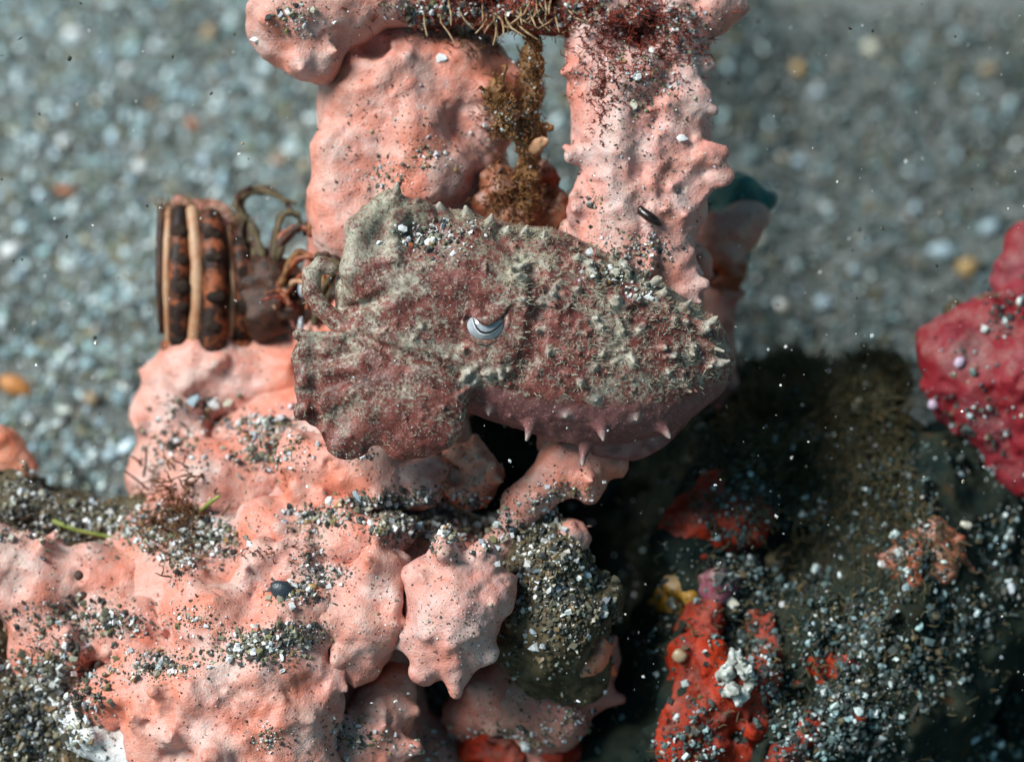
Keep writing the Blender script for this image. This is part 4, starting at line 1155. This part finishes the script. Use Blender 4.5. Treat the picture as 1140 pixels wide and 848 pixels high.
p1b, s1b = scatter(GL, [(620, 655, 66, 80, 1500, .012, .055), (600, 600, 44, 30, 300, .012, .05), (650, 690, 50, 40, 300, .012, .045)], -1)
n1_, n2_ = len(p1), len(p1b)
px1 = 570 + 100 * p1[:, 0] * D / (D - p1[:, 2])
bank = (px1 < 120) & (RNG.random(n1_) < .8)
cg = np.where(bank[:, None], pick(PAL_OLIVE, n1_), pick(PAL_MIX, n1_))
grains('grit', np.concatenate([p1, p1b]), np.concatenate([s1, s1b]), np.concatenate([cg, pick(PAL_OLIVE, n2_)]), 'white black and tan grit settled in the hollows of the pink sponges')
p2, s2 = scatter(SP, [(430, 400, 560, 700, 1500, .005, .016), (300, 720, 250, 170, 700, .005, .016), (700, 180, 120, 200, 300, .005, .014)], -1)
grains('dark_specks', p2, s2, PAL_DARK, 'tiny dark specks scattered over the pink sponges')
p3, s3 = scatter(RK, [(930, 700, 260, 190, 6200, .010, .06), (960, 770, 200, 120, 4200, .010, .06), (920, 430, 130, 60, 1500, .016, .06), (920, 490, 160, 80, 900, .016, .05), (930, 480, 70, 30, 200, .018, .055), (1010, 660, 190, 120, 1200, .016, .055), (770, 625, 60, 30, 700, .014, .045),
                      (740, 700, 40, 60, 260, .014, .045), (860, 560, 100, 50, 160, .016, .045), (1100, 350, 60, 30, 150, .016, .05), (1090, 420, 70, 90, 300, .008, .035), (830, 840, 120, 30, 500, .016, .05), (1040, 520, 120, 90, 800, .010, .045), (1080, 760, 90, 110, 900, .010, .045), (900, 560, 160, 60, 500, .010, .045), (790, 700, 60, 60, 160, .014, .04), (800, 700, 70, 120, 420, .012, .045), (800, 640, 60, 40, 260, .014, .05), (800, 575, 70, 30, 160, .012, .045)], -.4)
keep = (RNG.random(len(p3)) < np.clip(.55 + 1.3 * vnoise(p3 * 1.5), .04, 1))
grains('rock_grit', p3[keep], s3[keep], PAL_ROCK, 'pale bluish grit sprinkled over the dark rock')
p4, s4 = scatter(CF, [(475, 265, 36, 16, 190, .010, .045), (505, 275, 30, 26, 70, .008, .03), (520, 255, 30, 14, 40, .01, .03), (690, 305, 40, 14, 150, .010, .04), (715, 325, 26, 12, 50, .010, .04), (640, 330, 200, 90, 70, .006, .02), (680, 440, 160, 60, 40, .006, .018),
                      (390, 505, 26, 14, 22, .01, .03), (420, 400, 100, 100, 60, .006, .016)], -1)
grains('grit_on_skin', p4, s4, [(c_, w_ * (2 if sum(c_) > 1.5 else 1)) for c_, w_ in PAL_MIX], 'bright grit lying in the hollow of the cuttlefish head and along its back')
# drifting particles between lens and sand
n = 1500
zz = RNG.uniform(-3.2, .8, n)
pp = np.array([P(RNG.uniform(-20, 1160), RNG.uniform(-20, 800), z) for z in zz])
grains('drifting_particles', pp, .006 + .022 * RNG.random(n) ** 4, [((0.8, 0.8, 0.8), 6), ((0.03, 0.025, 0.02), 5), ((.35, .3, .2), 1)], 'fine white and dark particles drifting in the water')

# ------------------------------------------------------------------ single chips and pebbles
def chip_mat(name, c):
    return plain(name, tuple(x * .75 for x in c), c, 14, .3, .5, .3)
CH = {'white': chip_mat('white_chip', (.80, .80, .80)), 'cream': chip_mat('cream_chip', (.66, .62, .5)), 'blue': chip_mat('bluish_chip', (.36, .46, .52)), 'ochre': chip_mat('ochre_chip', (.42, .26, .10)), 'orange': chip_mat('orange_chip', (.60, .24, .07)),
      'tan': chip_mat('tan_chip', (.36, .26, .16)), 'slate': chip_mat('slate_chip', (.035, .045, .06)), 'lilac': chip_mat('lilac_chip', (.55, .42, .55)), 'rust': chip_mat('rust_chip', (.40, .14, .06)), 'teal': chip_mat('teal_chip', (.42, .62, .62))}
def chip(name, c, rx, ry, rz, ang, mat, label, cat, rnd=.5):
    v = ICO[0]; f = [list(x) for x in ICO[1]]
    # one split for a rounder pebble
    vv = [tuple(x) for x in v]; cache = {}
    def mid(a, b_):
        k = (min(a, b_), max(a, b_))
        if k not in cache:
            q = (np.array(vv[a]) + np.array(vv[b_])); q = q / np.linalg.norm(q) if rnd else q / 2
            cache[k] = len(vv); vv.append(tuple(q))
        return cache[k]
    f2 = []
    for a, b_, c_ in f:
        x, y, z = mid(a, b_), mid(b_, c_), mid(c_, a)
        f2 += [[a, x, z], [x, b_, y], [z, y, c_], [x, y, z]]
    v = np.array(vv) * (1 + .22 * RNG.normal(size=(len(vv), 1)).clip(-1.2, 1.2) * .5)
    if not rnd:
        v, f2 = ICO[0] * RNG.uniform(.55, 1.3, (12, 1)) * np.array([1, .9, .7]), ICO[1]
    v = v * np.array([rx, ry, rz])
    ca, sa = math.cos(ang), math.sin(ang)
    v = v @ np.array([[ca, sa, 0], [-sa, ca, 0], [0, 0, 1]]) + c
    o = add_mesh(name, v, np.array(f2), CH[mat], None, bool(rnd))
    return props(o, label, cat)
bg = [(20, 438, 32, 15, 'orange', 'orange stone chip on the open sand, the biggest one there'), (85, 45, 17, 10, 'white', 'large white shell bit on the sand at the top corner'), (157, 192, 12, 8, 'white', 'white oval bit on the sand above the striped barnacle'),
      (235, 45, 14, 18, 'tan', 'tan pebble on the sand beside the overhanging pink lobe'), (215, 146, 15, 8, 'rust', 'pale rust pebble on the sand between the barnacle and the overhanging lobe'), (74, 214, 18, 9, 'rust', 'reddish brown pebble on the sand level with the barnacle top'),
      (213, 201, 10, 7, 'blue', 'bluish white bit on the sand just above the striped barnacle rim'), (72, 164, 10, 10, 'white', 'round white bit on the sand near the middle of the open patch'), (12, 278, 20, 12, 'white', 'broad white bit on the sand above the orange stone chip'),
      (124, 513, 14, 10, 'blue', 'bluish white bit on the sand beside the foot of the pink shoulder'), (104, 452, 13, 13, 'tan', 'tan pebble on the sand between the orange chip and the pink shoulder'), (143, 86, 9, 9, 'white', 'small white bit on the sand below the tan pebble'),
      (194, 113, 10, 8, 'blue', 'pale blue bit on the sand level with the pink column shoulder'), (893, 36, 11, 14, 'ochre', 'ochre pebble on the dark sand near the pointed column top'), (1085, 247, 18, 16, 'ochre', 'large ochre pebble on the dark sand above the crimson sponge'),
      (1056, 229, 22, 13, 'blue', 'big bluish white bit beside the large ochre pebble'), (956, 253, 11, 8, 'blue', 'bluish bit alone in the middle of the dark sand'), (922, 287, 14, 11, 'blue', 'bluish bit on the dark sand beside the shaded pink nub'), (824, 424, 20, 11, 'cream', 'cream shell bit glowing behind the tail of the cuttlefish'),
      (975, 10, 14, 11, 'cream', 'cream pebble on the dark sand at the very top'), (1108, 32, 15, 9, 'tan', 'tan pebble on the dark sand in the far top corner'), (894, 134, 11, 9, 'blue', 'bluish bit on the dark sand level with the pointed column middle'), (1025, 182, 9, 9, 'blue', 'round bluish bit on the dark sand above the big white one'),
      (1110, 200, 18, 11, 'blue', 'bluish bit on the dark sand near the frame edge'), (873, 297, 10, 7, 'white', 'white bit on the dark sand close to the shaded pink nub')]
for px, py, rx, ry, mt, lab in bg:
    c = sand_xy(px, py)
    wz = (c @ M3 + OFF)
    wz[2] = sand_h(np.array([wz[0]]), np.array([wz[1]]))[0] + ry / 100 * .6
    c = (wz - OFF) @ M3.T
    s_ = (D - c[2]) / D / 100
    chip('pebble' if mt in ('tan', 'ochre', 'rust', 'orange') else 'shell_fragment', c, rx * s_ * .72, ry * s_ * .72, min(rx, ry) * s_ * .7, random.uniform(-.5, .5), mt, lab, 'pebble' if mt in ('tan', 'ochre', 'rust', 'orange') else 'shell fragment')
fg = [(SP, 597, 720, 8, 7, 'white', 'white triangular chip on the olive gritty lump, its largest'), (SP, 315, 660, 14, 11, 'slate', 'blue black pebble in a hollow of the pink mound'), (SP, 347, 654, 6, 4, 'ochre', 'small ochre chip next to the blue black pebble'),
      (SP, 553, 627, 5, 4, 'white', 'white chip between the star lobe and the olive lump'), (SP, 758, 154, 6, 7, 'white', 'white chip in the middle of the pointed column'), (SP, 709, 87, 7, 6, 'white', 'white chip among red filaments on the pointed column'),
      (SP, 704, 117, 6, 5, 'cream', 'cream chip below the red filaments on the pointed column'), (SP, 492, 66, 7, 6, 'white', 'whitish grain high on the tall pink column'), (SP, 284, 43, 6, 5, 'white', 'white grain at the edge of the overhanging lobe'),
      (SP, 398, 552, 10, 5, 'blue', 'bluish chip on the smooth lobe under the arms'), (SP, 366, 557, 6, 5, 'white', 'white chip in the crease above the mound'), (SP, 462, 585, 8, 6, 'blue', 'bluish chip in the grit bank above the star lobe'),
      (SP, 405, 568, 12, 4, 'cream', 'long cream splinter in the grit bank'), (SP, 520, 575, 8, 5, 'tan', 'tan chip in the grit bank'), (SP, 570, 590, 6, 4, 'slate', 'dark chip on the pink strut'), (SP, 652, 640, 7, 5, 'blue', 'bluish flake on top of the olive lump'),
      (SP, 215, 445, 10, 6, 'blue', 'bluish white chip under the striped barnacle'), (SP, 237, 448, 10, 7, 'white', 'white chip under the striped barnacle beside the bluish one'), (SP, 255, 447, 8, 7, 'cream', 'cream chip last in the row under the striped barnacle'),
      (CF, 479, 270, 7, 5, 'white', 'brightest white chip in the hollow of the cuttlefish head'), (CF, 447, 254, 7, 5, 'white', 'white chip at the near rim of the hollow on the cuttlefish head'), (CF, 462, 273, 7, 4, 'cream', 'cream chip in the hollow of the cuttlefish head'), (CF, 504, 283, 6, 3, 'white', 'white splinter behind the hollow of the cuttlefish head'),
      (CF, 657, 281, 6, 7, 'white', 'white chip where the mantle meets the pointed column'), (CF, 684, 305, 7, 6, 'cream', 'cream chip on the back of the cuttlefish'), (CF, 722, 332, 6, 4, 'white', 'white chip near the hind spines of the mantle'),
      (RK, 1068, 403, 6, 7, 'lilac', 'lilac grain on the crimson sponge'), (RK, 1040, 449, 6, 6, 'lilac', 'lilac grain on the lower edge of the crimson sponge'), (RK, 962, 431, 6, 5, 'white', 'round white chip in the dark olive turf'), (RK, 956, 449, 8, 6, 'cream', 'cream chip just below the round white one in the turf'),
      (RK, 879, 471, 6, 4, 'teal', 'pale teal splinter on the dark turf'), (RK, 1010, 654, 6, 6, 'blue', 'bluish triangular chip on the gritty rock'), (RK, 1023, 697, 5, 7, 'teal', 'pale teal chip below the bluish triangular one'), (RK, 1037, 683, 9, 6, 'tan', 'tan chip on the gritty rock beside the pale teal one'),
      (RK, 944, 719, 5, 5, 'teal', 'pale teal chip alone on the rock above the dim red streaks'), (RK, 983, 627, 5, 5, 'white', 'white chip on the rock beside the rust orange sponge'), (RK, 828, 551, 9, 4, 'blue', 'bluish sliver above the upper scarlet crust'),
      (RK, 815, 672, 9, 8, 'cream', 'cream pebble beside the dull purple knob'), (RK, 758, 728, 9, 8, 'tan', 'tan silty pebble beside the white ring barnacle'), (RK, 1075, 585, 9, 6, 'cream', 'cream chip above the rust orange sponge')]
for Sf, px, py, rx, ry, mt, lab in fg:
    p, nn = Sf.hit(px, py)
    if p is None: continue
    s_ = (D - p[2]) / D / 100
    chip('shell_fragment' if mt not in ('slate', 'tan', 'ochre') else 'pebble', p + nn * ry * s_ * .35, rx * s_, ry * s_, min(rx, ry) * s_ * .6, random.uniform(-1, 1), mt, lab, 'shell fragment' if mt not in ('slate', 'tan', 'ochre') else 'pebble', 0 if mt in ('white', 'blue', 'cream', 'teal') and 'bead' not in lab and 'round' not in lab else .5)
# dark seed on the pointed column
pts = []
for x, y in ((712, 231), (716, 236), (722, 241), (728, 245), (734, 249)):
    p, nn = SP.hit(x, y)
    pts.append(p + nn * .03)
v, f = cap_tube(pts, np.array([.035, .052, .058, .05, .022]), None, 10)
o = add_mesh('seed', v, f, SEED); props(o, 'dark brown seed like husk lying on the pointed pink column', 'husk')
# dark ellipsoids that paint the shade inside two open holes
for (x, y, lab) in ((88, 641, 'painted dark shade inside the upper hole of the pink side lobe'), (92, 663, 'painted dark shade inside the lower hole of the pink side lobe')):
    p, nn = SP.hit(x, y)
    v, f = ellipsoid(p + nn * -.02, (.075, .075, .05), 14, 9)
    o = add_mesh('hole_shade', v, f, DKBROWN); props(o, lab, 'painted shade')
